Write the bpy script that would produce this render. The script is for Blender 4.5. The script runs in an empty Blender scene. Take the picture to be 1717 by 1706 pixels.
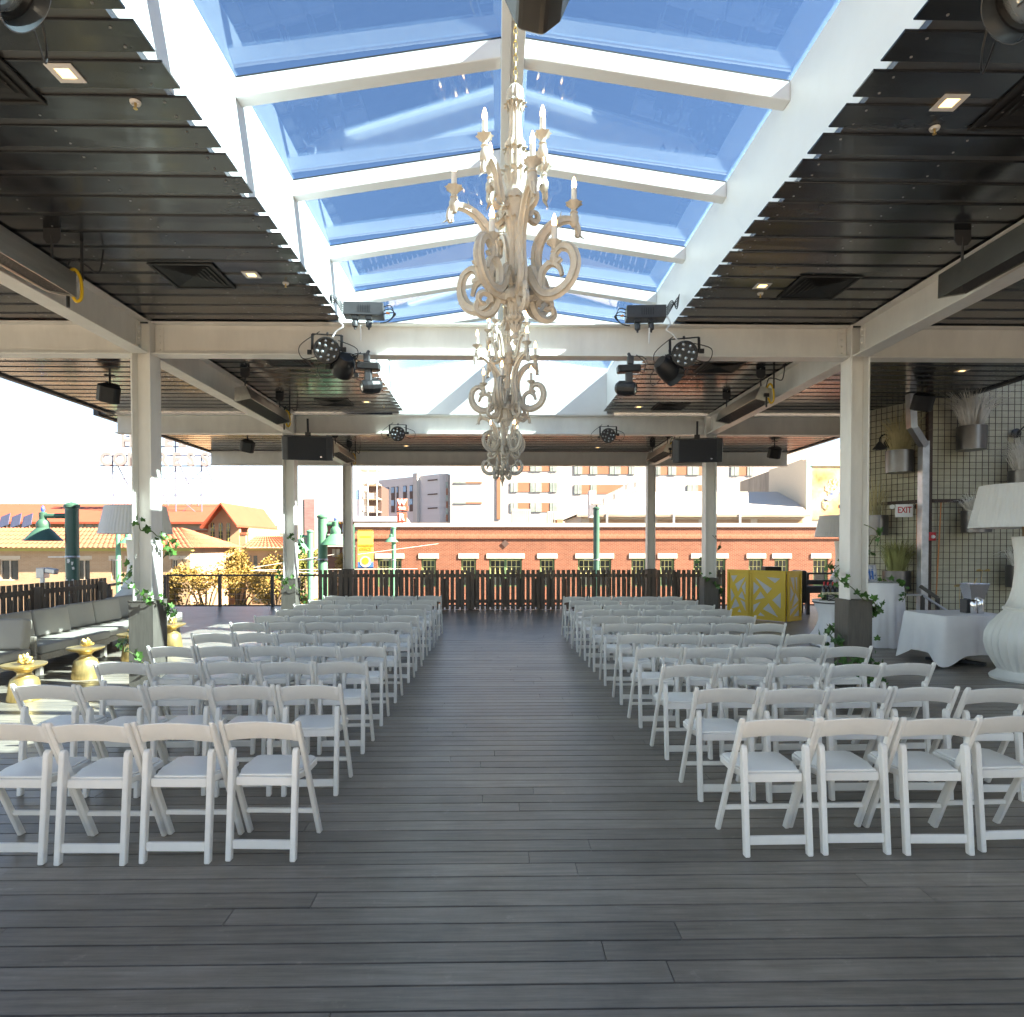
import bpy, bmesh, math, random
from mathutils import Vector, Matrix, Euler
random.seed(7)
R_ = math.radians
PI = math.pi
scene = bpy.context.scene
COL = scene.collection

# ------------------------------------------------------------------ camera
W, H, F, CAMZ = 1717.0, 1706.0, 1120.0, 1.74
VPX, VPY = 833.0, 916.0
cam_d = bpy.data.cameras.new('camera')
cam = bpy.data.objects.new('camera', cam_d)
COL.objects.link(cam)
cam.location = (0, 0, CAMZ)
cam.rotation_euler = (R_(90 - 1.0), 0, R_(-1.0))
_m = cam.rotation_euler.to_matrix()
_r, _u, _f = _m @ Vector((1, 0, 0)), _m @ Vector((0, 1, 0)), _m @ Vector((0, 0, -1))
SX = (W / 2 + F * _r.y / _f.y - VPX) / W
SY = (VPY - H / 2 + F * _u.y / _f.y) / W
cam_d.sensor_fit = 'HORIZONTAL'
cam_d.sensor_width = 36
cam_d.lens = F / W * 36
cam_d.shift_x, cam_d.shift_y = SX, SY
cam_d.clip_start, cam_d.clip_end = 0.05, 4000
scene.camera = cam

def ray(px, py):
    return _f + _r * ((px - W / 2 + SX * W) / F) + _u * ((H / 2 - py + SY * W) / F)

def P(px, py, Y):
    """point of the place seen at a pixel, at distance Y"""
    d = ray(px, py)
    t = Y / d.y
    return Vector((d.x * t, Y, CAMZ + d.z * t))

def G(px, py, z=0.0):
    d = ray(px, py)
    t = (z - CAMZ) / d.z
    return Vector((d.x * t, d.y * t, z))

# ------------------------------------------------------------------ light
SUN = Vector((-1.20, 0.36, -1.0)).normalized()       # the way the light travels
w = bpy.data.worlds.new('World')
scene.world = w
w.use_nodes = True
nt = w.node_tree
sky = nt.nodes.new('ShaderNodeTexSky')
sky.sky_type = 'NISHITA'
sky.sun_disc = False
sky.sun_elevation = math.asin(-SUN.z)
sky.sun_rotation = math.atan2(-SUN.x, -SUN.y)
sky.altitude = 1200
sky.air_density = 0.85
sky.dust_density = 0.0
sky.ozone_density = 2.0
bg = nt.nodes['Background']
bg.inputs['Strength'].default_value = 0.050
nt.links.new(sky.outputs[0], bg.inputs['Color'])
sun_d = bpy.data.lights.new('sun', 'SUN')
sun_d.energy = 5.0
sun_d.angle = R_(0.53)
sun_d.color = (1.0, 0.95, 0.88)
sun_o = bpy.data.objects.new('sun', sun_d)
COL.objects.link(sun_o)
sun_o.location = (20, -10, 25)
sun_o.rotation_euler = SUN.to_track_quat('-Z', 'Y').to_euler()
scene.view_settings.view_transform = 'Standard'
scene.view_settings.look = 'None'
scene.view_settings.gamma = 1.0
scene.view_settings.use_curve_mapping = False
scene.cycles.max_bounces = 8
scene.cycles.diffuse_bounces = 4
scene.cycles.glossy_bounces = 2
scene.cycles.transmission_bounces = 3
scene.cycles.transparent_max_bounces = 12
scene.cycles.use_adaptive_sampling = True
scene.cycles.adaptive_threshold = 0.03
scene.view_settings.exposure = 2.95
scene.view_settings.use_white_balance = True
scene.view_settings.white_balance_temperature = 8800
scene.view_settings.white_balance_tint = 13

# ------------------------------------------------------------------ materials
MATS = {}
def mat(name, col, rough=0.5, metal=0.0, var=0.0, vscale=8.0, bump=0.0, bscale=60.0,
        spec=0.5, emit=None, estr=0.0, stretch=(1, 1, 1), rnd=0.0, coat=0.0, alpha=None, rvar=0.0):
    if name in MATS:
        return MATS[name]
    m = bpy.data.materials.new(name)
    m.use_nodes = True
    t = m.node_tree
    b = t.nodes['Principled BSDF']
    b.inputs['Base Color'].default_value = (*col, 1)
    b.inputs['Roughness'].default_value = rough
    b.inputs['Metallic'].default_value = metal
    b.inputs['Specular IOR Level'].default_value = spec
    if coat:
        b.inputs['Coat Weight'].default_value = coat
        b.inputs['Coat Roughness'].default_value = 0.1
    if emit:
        b.inputs['Emission Color'].default_value = (*emit, 1)
        b.inputs['Emission Strength'].default_value = estr
    tc = t.nodes.new('ShaderNodeTexCoord')
    mp = t.nodes.new('ShaderNodeMapping')
    mp.inputs['Scale'].default_value = stretch
    t.links.new(tc.outputs['Object'], mp.inputs['Vector'])
    vec = mp.outputs['Vector']
    oi = t.nodes.new('ShaderNodeObjectInfo')
    if rnd:
        ad = t.nodes.new('ShaderNodeVectorMath'); ad.operation = 'ADD'
        sc = t.nodes.new('ShaderNodeVectorMath'); sc.operation = 'SCALE'
        cb = t.nodes.new('ShaderNodeCombineXYZ')
        for k in range(3):
            t.links.new(oi.outputs['Random'], cb.inputs[k])
        t.links.new(cb.outputs[0], sc.inputs[0]); sc.inputs['Scale'].default_value = 57.0
        t.links.new(vec, ad.inputs[0]); t.links.new(sc.outputs[0], ad.inputs[1])
        vec = ad.outputs[0]
    if var or rnd:
        n = t.nodes.new('ShaderNodeTexNoise')
        n.inputs['Scale'].default_value = vscale
        n.inputs['Detail'].default_value = 6
        n.inputs['Roughness'].default_value = 0.62
        t.links.new(vec, n.inputs['Vector'])
        mr = t.nodes.new('ShaderNodeMapRange')
        mr.inputs['From Min'].default_value = 0.3
        mr.inputs['From Max'].default_value = 0.7
        mr.inputs['To Min'].default_value = 1 - var
        mr.inputs['To Max'].default_value = 1 + var
        t.links.new(n.outputs['Fac'], mr.inputs['Value'])
        fac = mr.outputs[0]
        if rnd:
            m2 = t.nodes.new('ShaderNodeMapRange')
            m2.inputs['To Min'].default_value = 1 - rnd
            m2.inputs['To Max'].default_value = 1 + rnd
            t.links.new(oi.outputs['Random'], m2.inputs['Value'])
            mu = t.nodes.new('ShaderNodeMath'); mu.operation = 'MULTIPLY'
            t.links.new(fac, mu.inputs[0]); t.links.new(m2.outputs[0], mu.inputs[1])
            fac = mu.outputs[0]
        vm = t.nodes.new('ShaderNodeVectorMath'); vm.operation = 'SCALE'
        vm.inputs[0].default_value = col
        t.links.new(fac, vm.inputs['Scale'])
        t.links.new(vm.outputs[0], b.inputs['Base Color'])
        if rvar:
            m3 = t.nodes.new('ShaderNodeMapRange')
            m3.inputs['From Min'].default_value = 0.3
            m3.inputs['From Max'].default_value = 0.7
            m3.inputs['To Min'].default_value = rough - rvar
            m3.inputs['To Max'].default_value = rough + rvar
            t.links.new(n.outputs['Fac'], m3.inputs['Value'])
            t.links.new(m3.outputs[0], b.inputs['Roughness'])
    if bump:
        nb = t.nodes.new('ShaderNodeTexNoise')
        nb.inputs['Scale'].default_value = bscale
        nb.inputs['Detail'].default_value = 4
        t.links.new(vec, nb.inputs['Vector'])
        bp = t.nodes.new('ShaderNodeBump')
        bp.inputs['Strength'].default_value = bump
        bp.inputs['Distance'].default_value = 0.01
        t.links.new(nb.outputs['Fac'], bp.inputs['Height'])
        t.links.new(bp.outputs[0], b.inputs['Normal'])
    MATS[name] = m
    return m

def glass_mat(name, tint, ior=1.5, boost=1.0):
    m = bpy.data.materials.new(name)
    m.use_nodes = True
    t = m.node_tree
    t.nodes.clear()
    o = t.nodes.new('ShaderNodeOutputMaterial')
    mx = t.nodes.new('ShaderNodeMixShader')
    tr = t.nodes.new('ShaderNodeBsdfTransparent'); tr.inputs[0].default_value = (*tint, 1)
    gl = t.nodes.new('ShaderNodeBsdfGlossy'); gl.inputs['Roughness'].default_value = 0.0
    fr = t.nodes.new('ShaderNodeFresnel'); fr.inputs['IOR'].default_value = ior
    mu = t.nodes.new('ShaderNodeMath'); mu.operation = 'MULTIPLY'; mu.inputs[1].default_value = boost
    # the pane is a thin slab: the same Fresnel on its inner face as on its outer one
    ge = t.nodes.new('ShaderNodeNewGeometry')
    mi = t.nodes.new('ShaderNodeMapRange'); mi.inputs['To Min'].default_value = ior; mi.inputs['To Max'].default_value = 1.0 / ior
    t.links.new(ge.outputs['Backfacing'], mi.inputs['Value']); t.links.new(mi.outputs[0], fr.inputs['IOR'])
    t.links.new(fr.outputs[0], mu.inputs[0])
    t.links.new(mu.outputs[0], mx.inputs[0])
    t.links.new(tr.outputs[0], mx.inputs[1]); t.links.new(gl.outputs[0], mx.inputs[2])
    t.links.new(mx.outputs[0], o.inputs[0])
    MATS[name] = m
    return m

def brick_mat(name, c1, c2, mortar, sx=0.23, sy=0.075, bump=0.3, swap=True):
    m = bpy.data.materials.new(name)
    m.use_nodes = True
    t = m.node_tree
    b = t.nodes['Principled BSDF']
    b.inputs['Roughness'].default_value = 0.9
    tc = t.nodes.new('ShaderNodeTexCoord')
    mp = t.nodes.new('ShaderNodeMapping')
    if swap:
        mp.inputs['Rotation'].default_value = (R_(-90), 0, 0)
    t.links.new(tc.outputs['Object'], mp.inputs['Vector'])
    br = t.nodes.new('ShaderNodeTexBrick')
    br.inputs['Color1'].default_value = (*c1, 1)
    br.inputs['Color2'].default_value = (*c2, 1)
    br.inputs['Mortar'].default_value = (*mortar, 1)
    br.inputs['Scale'].default_value = 1.0
    br.inputs['Brick Width'].default_value = sx
    br.inputs['Row Height'].default_value = sy
    br.inputs['Mortar Size'].default_value = 0.012
    br.inputs['Bias'].default_value = 0.0
    t.links.new(mp.outputs[0], br.inputs['Vector'])
    n = t.nodes.new('ShaderNodeTexNoise'); n.inputs['Scale'].default_value = 0.8; n.inputs['Detail'].default_value = 8
    t.links.new(tc.outputs['Object'], n.inputs['Vector'])
    mr = t.nodes.new('ShaderNodeMapRange'); mr.inputs['To Min'].default_value = 0.72; mr.inputs['To Max'].default_value = 1.25
    t.links.new(n.outputs['Fac'], mr.inputs['Value'])
    vm = t.nodes.new('ShaderNodeVectorMath'); vm.operation = 'SCALE'
    t.links.new(br.outputs['Color'], vm.inputs[0]); t.links.new(mr.outputs[0], vm.inputs['Scale'])
    t.links.new(vm.outputs[0], b.inputs['Base Color'])
    bp = t.nodes.new('ShaderNodeBump'); bp.inputs['Strength'].default_value = bump; bp.inputs['Distance'].default_value = 0.01
    bp.invert = True
    t.links.new(br.outputs['Fac'], bp.inputs['Height']); t.links.new(bp.outputs[0], b.inputs['Normal'])
    MATS[name] = m
    return m

def ramp_mat(name, stops, scale=3.0, rough=0.8, detail=5, stretch=(1, 1, 1)):
    """noise driven through a colour ramp (paintwork, mural, gold leaf)"""
    m = bpy.data.materials.new(name)
    m.use_nodes = True
    t = m.node_tree
    b = t.nodes['Principled BSDF']; b.inputs['Roughness'].default_value = rough
    tc = t.nodes.new('ShaderNodeTexCoord'); mp = t.nodes.new('ShaderNodeMapping'); mp.inputs['Scale'].default_value = stretch
    n = t.nodes.new('ShaderNodeTexNoise'); n.inputs['Scale'].default_value = scale; n.inputs['Detail'].default_value = detail
    cr = t.nodes.new('ShaderNodeValToRGB')
    while len(cr.color_ramp.elements) < len(stops):
        cr.color_ramp.elements.new(0.5)
    for e, (p, c) in zip(cr.color_ramp.elements, stops):
        e.position = p; e.color = (*c, 1)
    t.links.new(tc.outputs['Object'], mp.inputs[0]); t.links.new(mp.outputs[0], n.inputs['Vector'])
    t.links.new(n.outputs['Fac'], cr.inputs[0]); t.links.new(cr.outputs[0], b.inputs['Base Color'])
    MATS[name] = m
    return m

WHITE = mat('white_paint', (0.80, 0.80, 0.79), 0.42, var=0.025, vscale=3, bump=0.03, bscale=120)
STEEL = mat('cream_steel_paint', (0.77, 0.75, 0.705), 0.45, var=0.08, vscale=3.5, stretch=(1, 1, 0.35), bump=0.04, bscale=90)
CLAD = mat('dark_timber_cladding', (0.10, 0.088, 0.074), 0.6, var=0.2, vscale=6, stretch=(6, 6, 0.6), bump=0.1)
DECK = mat('deck_composite', (0.232, 0.197, 0.162), 0.34, var=0.30, vscale=3.0, stretch=(0.8, 13, 13), rnd=0.20, bump=0.06, bscale=30, rvar=0.06)
def add_scuffs(m):
    t = m.node_tree; b = t.nodes['Principled BSDF']
    src = b.inputs['Base Color'].links[0].from_socket
    ge = t.nodes.new('ShaderNodeNewGeometry')
    n1 = t.nodes.new('ShaderNodeTexNoise'); n1.inputs['Scale'].default_value = 1.3; n1.inputs['Detail'].default_value = 9; n1.inputs['Roughness'].default_value = 0.7
    n2 = t.nodes.new('ShaderNodeTexNoise'); n2.inputs['Scale'].default_value = 7.0; n2.inputs['Detail'].default_value = 8; n2.inputs['Roughness'].default_value = 0.75
    t.links.new(ge.outputs['Position'], n1.inputs['Vector']); t.links.new(ge.outputs['Position'], n2.inputs['Vector'])
    r1 = t.nodes.new('ShaderNodeMapRange'); r1.inputs['From Min'].default_value = 0.35; r1.inputs['From Max'].default_value = 0.68; r1.inputs['To Min'].default_value = 0.80; r1.inputs['To Max'].default_value = 1.22
    r2 = t.nodes.new('ShaderNodeMapRange'); r2.inputs['From Min'].default_value = 0.60; r2.inputs['From Max'].default_value = 0.74; r2.inputs['To Min'].default_value = 1.0; r2.inputs['To Max'].default_value = 1.55
    t.links.new(n1.outputs['Fac'], r1.inputs['Value']); t.links.new(n2.outputs['Fac'], r2.inputs['Value'])
    mu = t.nodes.new('ShaderNodeMath'); mu.operation = 'MULTIPLY'
    t.links.new(r1.outputs[0], mu.inputs[0]); t.links.new(r2.outputs[0], mu.inputs[1])
    vm = t.nodes.new('ShaderNodeVectorMath'); vm.operation = 'SCALE'
    t.links.new(src, vm.inputs[0]); t.links.new(mu.outputs[0], vm.inputs['Scale']); t.links.new(vm.outputs[0], b.inputs['Base Color'])
add_scuffs(DECK)
DECKGAP = mat('deck_shadow_gap', (0.012, 0.012, 0.012), 0.9)
SLAT = mat('ceiling_metal', (0.019, 0.021, 0.025), 0.24, metal=0.25, var=0.22, vscale=0.9, stretch=(0.7, 1.5, 1), spec=0.95, bump=0.012, bscale=3, rvar=0.06, rnd=0.12, coat=0.25)
RECESS = mat('ceiling_recess', (0.075, 0.077, 0.082), 0.26, metal=0.2, var=0.2, vscale=1.5, stretch=(0.4, 2, 1), spec=0.9)
FASCIA = mat('dark_fascia', (0.03, 0.034, 0.044), 0.5, var=0.15)
SCREW = mat('screw_zinc', (0.35, 0.35, 0.36), 0.4, metal=0.6)
ROOF = mat('roof_membrane', (0.55, 0.55, 0.53), 0.8, var=0.1)
GLASS = glass_mat('skylight_glass', (0.69, 0.865, 0.995), 1.52, 1.4)
WGLASS = mat('window_glass', (0.05, 0.06, 0.06), 0.06, var=0.4, vscale=1.2, spec=0.8)
BWIN = mat('blue_window_glass', (0.14, 0.25, 0.42), 0.1, var=0.3, vscale=0.8)
GWIN = mat('grey_green_window_glass', (0.25, 0.32, 0.31), 0.15, var=0.3, vscale=0.9)
RUBBER = mat('black_seal', (0.015, 0.015, 0.016), 0.6)
CHAIR = mat('chair_resin', (0.86, 0.825, 0.765), 0.42, var=0.035, vscale=7, bump=0.05, bscale=90, rnd=0.06)
PAD = mat('chair_pad_vinyl', (0.92, 0.89, 0.83), 0.38, var=0.02, vscale=5, bump=0.05, bscale=30, rnd=0.02)
BLACK = mat('black_plastic', (0.014, 0.014, 0.015), 0.42, var=0.25, vscale=9, bump=0.06, bscale=150)
BLACK2 = mat('charcoal_metal', (0.045, 0.047, 0.052), 0.45, var=0.2, vscale=5, bump=0.05)
GRILLE = mat('speaker_grille_cloth', (0.022, 0.024, 0.03), 0.75, bump=0.2, bscale=300)
LENS = mat('lamp_lens', (0.55, 0.60, 0.62), 0.05, metal=0.7)
LENSRIM = mat('lens_rim', (0.05, 0.06, 0.07), 0.2)
GALV = mat('galvanised_steel', (0.48, 0.50, 0.54), 0.35, metal=0.85, var=0.18, vscale=6, bump=0.03)
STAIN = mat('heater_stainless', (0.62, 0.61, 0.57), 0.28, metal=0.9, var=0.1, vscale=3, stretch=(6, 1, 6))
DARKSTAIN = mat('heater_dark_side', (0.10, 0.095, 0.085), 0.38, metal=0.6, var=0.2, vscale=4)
YELLOW = mat('gas_hose_yellow', (0.72, 0.45, 0.02), 0.45)
CABLEW = mat('white_cable', (0.7, 0.7, 0.7), 0.5)
ORANGE = mat('orange_connector', (0.75, 0.22, 0.02), 0.4)
VENT = mat('vent_black', (0.016, 0.016, 0.017), 0.5, var=0.1)
TRIM = mat('downlight_trim', (0.75, 0.75, 0.74), 0.4)
GLOW = mat('downlight_glow', (0.9, 0.7, 0.4), 0.5, emit=(1.0, 0.68, 0.32), estr=0.6)
BULB = mat('candle_bulb', (0.95, 0.85, 0.7), 0.15, emit=(1.0, 0.62, 0.28), estr=1.8)
CANDLE = mat('candle_sleeve', (0.72, 0.70, 0.66), 0.5)
CHAND = mat('chandelier_plaster', (0.50, 0.465, 0.405), 0.42, var=0.16, vscale=14, bump=0.12, bscale=40)
BRASS = mat('brass_chain', (0.72, 0.50, 0.20), 0.3, metal=0.9)
GOLD = mat('gold_leaf', (0.66, 0.46, 0.19), 0.38, metal=0.8, var=0.14, vscale=7, stretch=(6, 6, 1), bump=0.12, bscale=25)
CUSH = mat('cushion_vinyl', (0.36, 0.33, 0.29), 0.55, var=0.05, vscale=3, bump=0.08, bscale=12)
SOFAW = mat('weathered_sofa_timber', (0.30, 0.26, 0.215), 0.7, var=0.2, vscale=5, stretch=(4, 4, 8), bump=0.1)
PICKET = mat('charcoal_picket', (0.16, 0.122, 0.095), 0.7, var=0.25, vscale=5, stretch=(6, 6, 0.8), rnd=0.15, bump=0.1)
RAILM = mat('dark_rail', (0.05, 0.045, 0.042), 0.5, var=0.1)
CLOTH = mat('white_linen', (0.80, 0.79, 0.80), 0.8, var=0.02, bump=0.1, bscale=200)
LAMPW = mat('lamp_ceramic_white', (0.80, 0.79, 0.74), 0.35, var=0.03, vscale=3)
SHADE = mat('pleated_shade', (0.72, 0.72, 0.71), 0.75, var=0.03, vscale=4)
WOODB = mat('lamp_wood', (0.30, 0.20, 0.11), 0.6, var=0.35, vscale=12, stretch=(1, 1, 0.3))
BARY = mat('yellow_bar_paint', (0.74, 0.48, 0.03), 0.35, var=0.04, vscale=3, coat=0.3)
BARM = mat('bar_inset_silver', (0.56, 0.56, 0.57), 0.5, bump=0.1)
IVY = mat('ivy_leaf', (0.055, 0.15, 0.03), 0.45, var=0.4, vscale=9, rnd=0.35)
IVYS = mat('ivy_stem', (0.08, 0.10, 0.03), 0.6)
WALLM = mat('olive_siding', (0.52, 0.50, 0.385), 0.8, var=0.14, vscale=2.5, stretch=(1, 1, 4), bump=0.1)
MESHW = mat('rusty_wire_mesh', (0.060, 0.036, 0.028), 0.6, var=0.3, vscale=4)
POT = mat('planter_steel', (0.16, 0.155, 0.16), 0.30, metal=0.8, var=0.12, vscale=3)
GRASSD = mat('dry_grass_pale', (0.74, 0.72, 0.67), 0.8, var=0.3, vscale=3)
GRASSG = mat('dry_grass_straw', (0.50, 0.43, 0.24), 0.8, var=0.3, vscale=3)
GRASSN = mat('green_grass_blades', (0.30, 0.31, 0.12), 0.8, var=0.3, vscale=3)
EXITW = mat('exit_sign_white', (0.78, 0.78, 0.78), 0.5)
REDP = mat('red_plastic', (0.55, 0.02, 0.03), 0.4)
COPPER = mat('copper_conduit', (0.50, 0.22, 0.10), 0.4, metal=0.7)
RUSTY = mat('rusty_box', (0.17, 0.075, 0.045), 0.7, var=0.35, vscale=6)
WINEG = mat('wine_bottle_glass', (0.012, 0.010, 0.012), 0.12)
CHROME = mat('polished_metal', (0.75, 0.76, 0.78), 0.16, metal=1.0, bump=0.05, bscale=40)
LGREEN = mat('street_lamp_green', (0.07, 0.24, 0.165), 0.42, var=0.1, vscale=4)
LGREEND = mat('street_lamp_dark_green', (0.03, 0.10, 0.08), 0.42, var=0.1, vscale=4)
BLUEF = mat('blue_finial', (0.03, 0.08, 0.5), 0.4)
STUCCO = mat('peach_stucco', (0.36, 0.245, 0.16), 0.9, var=0.1, vscale=0.7, bump=0.1)
STUCCO2 = brick_mat('pale_tan_brick', (0.34, 0.225, 0.145), (0.385, 0.265, 0.175), (0.38, 0.305, 0.22), 0.3, 0.09, 0.1)
CREAM = mat('cream_trim', (0.48, 0.43, 0.36), 0.8, var=0.05)
REDROOF = mat('red_metal_roof', (0.30, 0.065, 0.036), 0.65, var=0.08, vscale=0.8)
TILE = mat('clay_tile', (0.30, 0.10, 0.058), 0.85, var=0.3, vscale=3.5, bump=0.2, bscale=9)
SOLAR = mat('solar_panel', (0.05, 0.065, 0.12), 0.2, var=0.2)
WOODY = mat('yellow_green_trim', (0.33, 0.32, 0.10), 0.7)
SIGNW = mat('sign_letter_white', (0.25, 0.26, 0.28), 0.45)
LETW = mat('painted_lettering_white', (0.75, 0.75, 0.74), 0.5)
SIGNF = mat('sign_frame_steel', (0.10, 0.12, 0.20), 0.5)
REDBRICK = brick_mat('red_brick', (0.185, 0.052, 0.030), (0.24, 0.08, 0.048), (0.27, 0.175, 0.13))
SOLDIER = brick_mat('red_brick_soldier', (0.28, 0.08, 0.045), (0.35, 0.115, 0.07), (0.38, 0.25, 0.18), 0.075, 0.24)
COPING = mat('stone_coping', (0.50, 0.475, 0.43), 0.85, var=0.06, vscale=1.2)
LINTEL = mat('white_lintel', (0.55, 0.54, 0.51), 0.8, var=0.04)
WGREEN = mat('window_frame_green', (0.10, 0.20, 0.10), 0.5)
WYELL = mat('window_muntin_pale', (0.62, 0.62, 0.30), 0.6)
WHITEB = mat('white_render_wall', (0.44, 0.435, 0.43), 0.85, var=0.05, vscale=0.25)
GREYB = mat('grey_panel_wall', (0.50, 0.50, 0.53), 0.7, var=0.05, vscale=0.3, stretch=(0.2, 0.2, 4))
TERRA = mat('terracotta_panel', (0.34, 0.15, 0.095), 0.8, var=0.08, vscale=0.6)
PURPLE = brick_mat('mauve_brick', (0.27, 0.16, 0.165), (0.32, 0.20, 0.20), (0.3, 0.22, 0.22), 0.6, 0.2, 0.1)
DARKB = mat('dark_brown_panel', (0.085, 0.055, 0.05), 0.7, var=0.1)
GREYR = mat('grey_metal_roof', (0.24, 0.27, 0.34), 0.5, var=0.08, vscale=0.5)
CONC = mat('stained_concrete', (0.34, 0.30, 0.26), 0.9, var=0.28, vscale=0.5, stretch=(1, 1, 0.4))
TEAL = mat('teal_frame', (0.28, 0.56, 0.50), 0.7)
MURAL = ramp_mat('mural_paint', [(0.30, (0.42, 0.13, 0.04)), (0.42, (0.50, 0.30, 0.15)), (0.55, (0.52, 0.42, 0.30)), (0.75, (0.54, 0.48, 0.40))], 0.55, 0.85, 6)
MURALB = ramp_mat('mural_blue_paint', [(0.35, (0.08, 0.12, 0.24)), (0.6, (0.28, 0.36, 0.52))], 2.0, 0.85)
MURALO = ramp_mat('mural_ochre_paint', [(0.38, (0.35, 0.16, 0.06)), (0.5, (0.72, 0.58, 0.40)), (0.62, (0.60, 0.32, 0.12))], 3.0, 0.85)
BANY = mat('banner_yellow', (0.82, 0.57, 0.12), 0.8, var=0.05, vscale=1)
BANB = mat('banner_blue', (0.04, 0.17, 0.50), 0.8)
BANW = mat('banner_cream', (0.80, 0.72, 0.50), 0.8)
BANO = mat('banner_ochre', (0.52, 0.32, 0.03), 0.8)
SIGNR = mat('roof_sign_red', (0.46, 0.10, 0.065), 0.7)
SIGNB = mat('roof_sign_board_pale', (0.75, 0.70, 0.66), 0.7)
ASPH = mat('asphalt', (0.055, 0.055, 0.056), 0.9, var=0.2, vscale=1.5, bump=0.2, bscale=30)
PAVE = mat('pavement_concrete', (0.33, 0.32, 0.30), 0.9, var=0.12, vscale=0.8)
LINE = mat('road_paint', (0.7, 0.7, 0.66), 0.8)
BARK = mat('tree_bark', (0.11, 0.08, 0.055), 0.9, var=0.3, vscale=6, stretch=(3, 3, 0.5), bump=0.4)
LEAFG = mat('autumn_leaf', (0.22, 0.155, 0.040), 0.7, var=0.45, vscale=2.2)
LEAFY = mat('olive_leaf', (0.14, 0.165, 0.035), 0.7, var=0.45, vscale=2.2)
BACKW = mat('back_hall_wall', (0.22, 0.21, 0.20), 0.7, var=0.08)
PHOTO = ramp_mat('photo_print', [(0.35, (0.06, 0.10, 0.24)), (0.52, (0.55, 0.58, 0.62)), (0.7, (0.75, 0.74, 0.70))], 14, 0.3)
CARR = mat('car_red_paint', (0.42, 0.04, 0.035), 0.3, coat=0.5)

for _n in ('candle_bulb', 'downlight_glow'):
    MATS[_n].cycles.emission_sampling = 'NONE'

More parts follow.
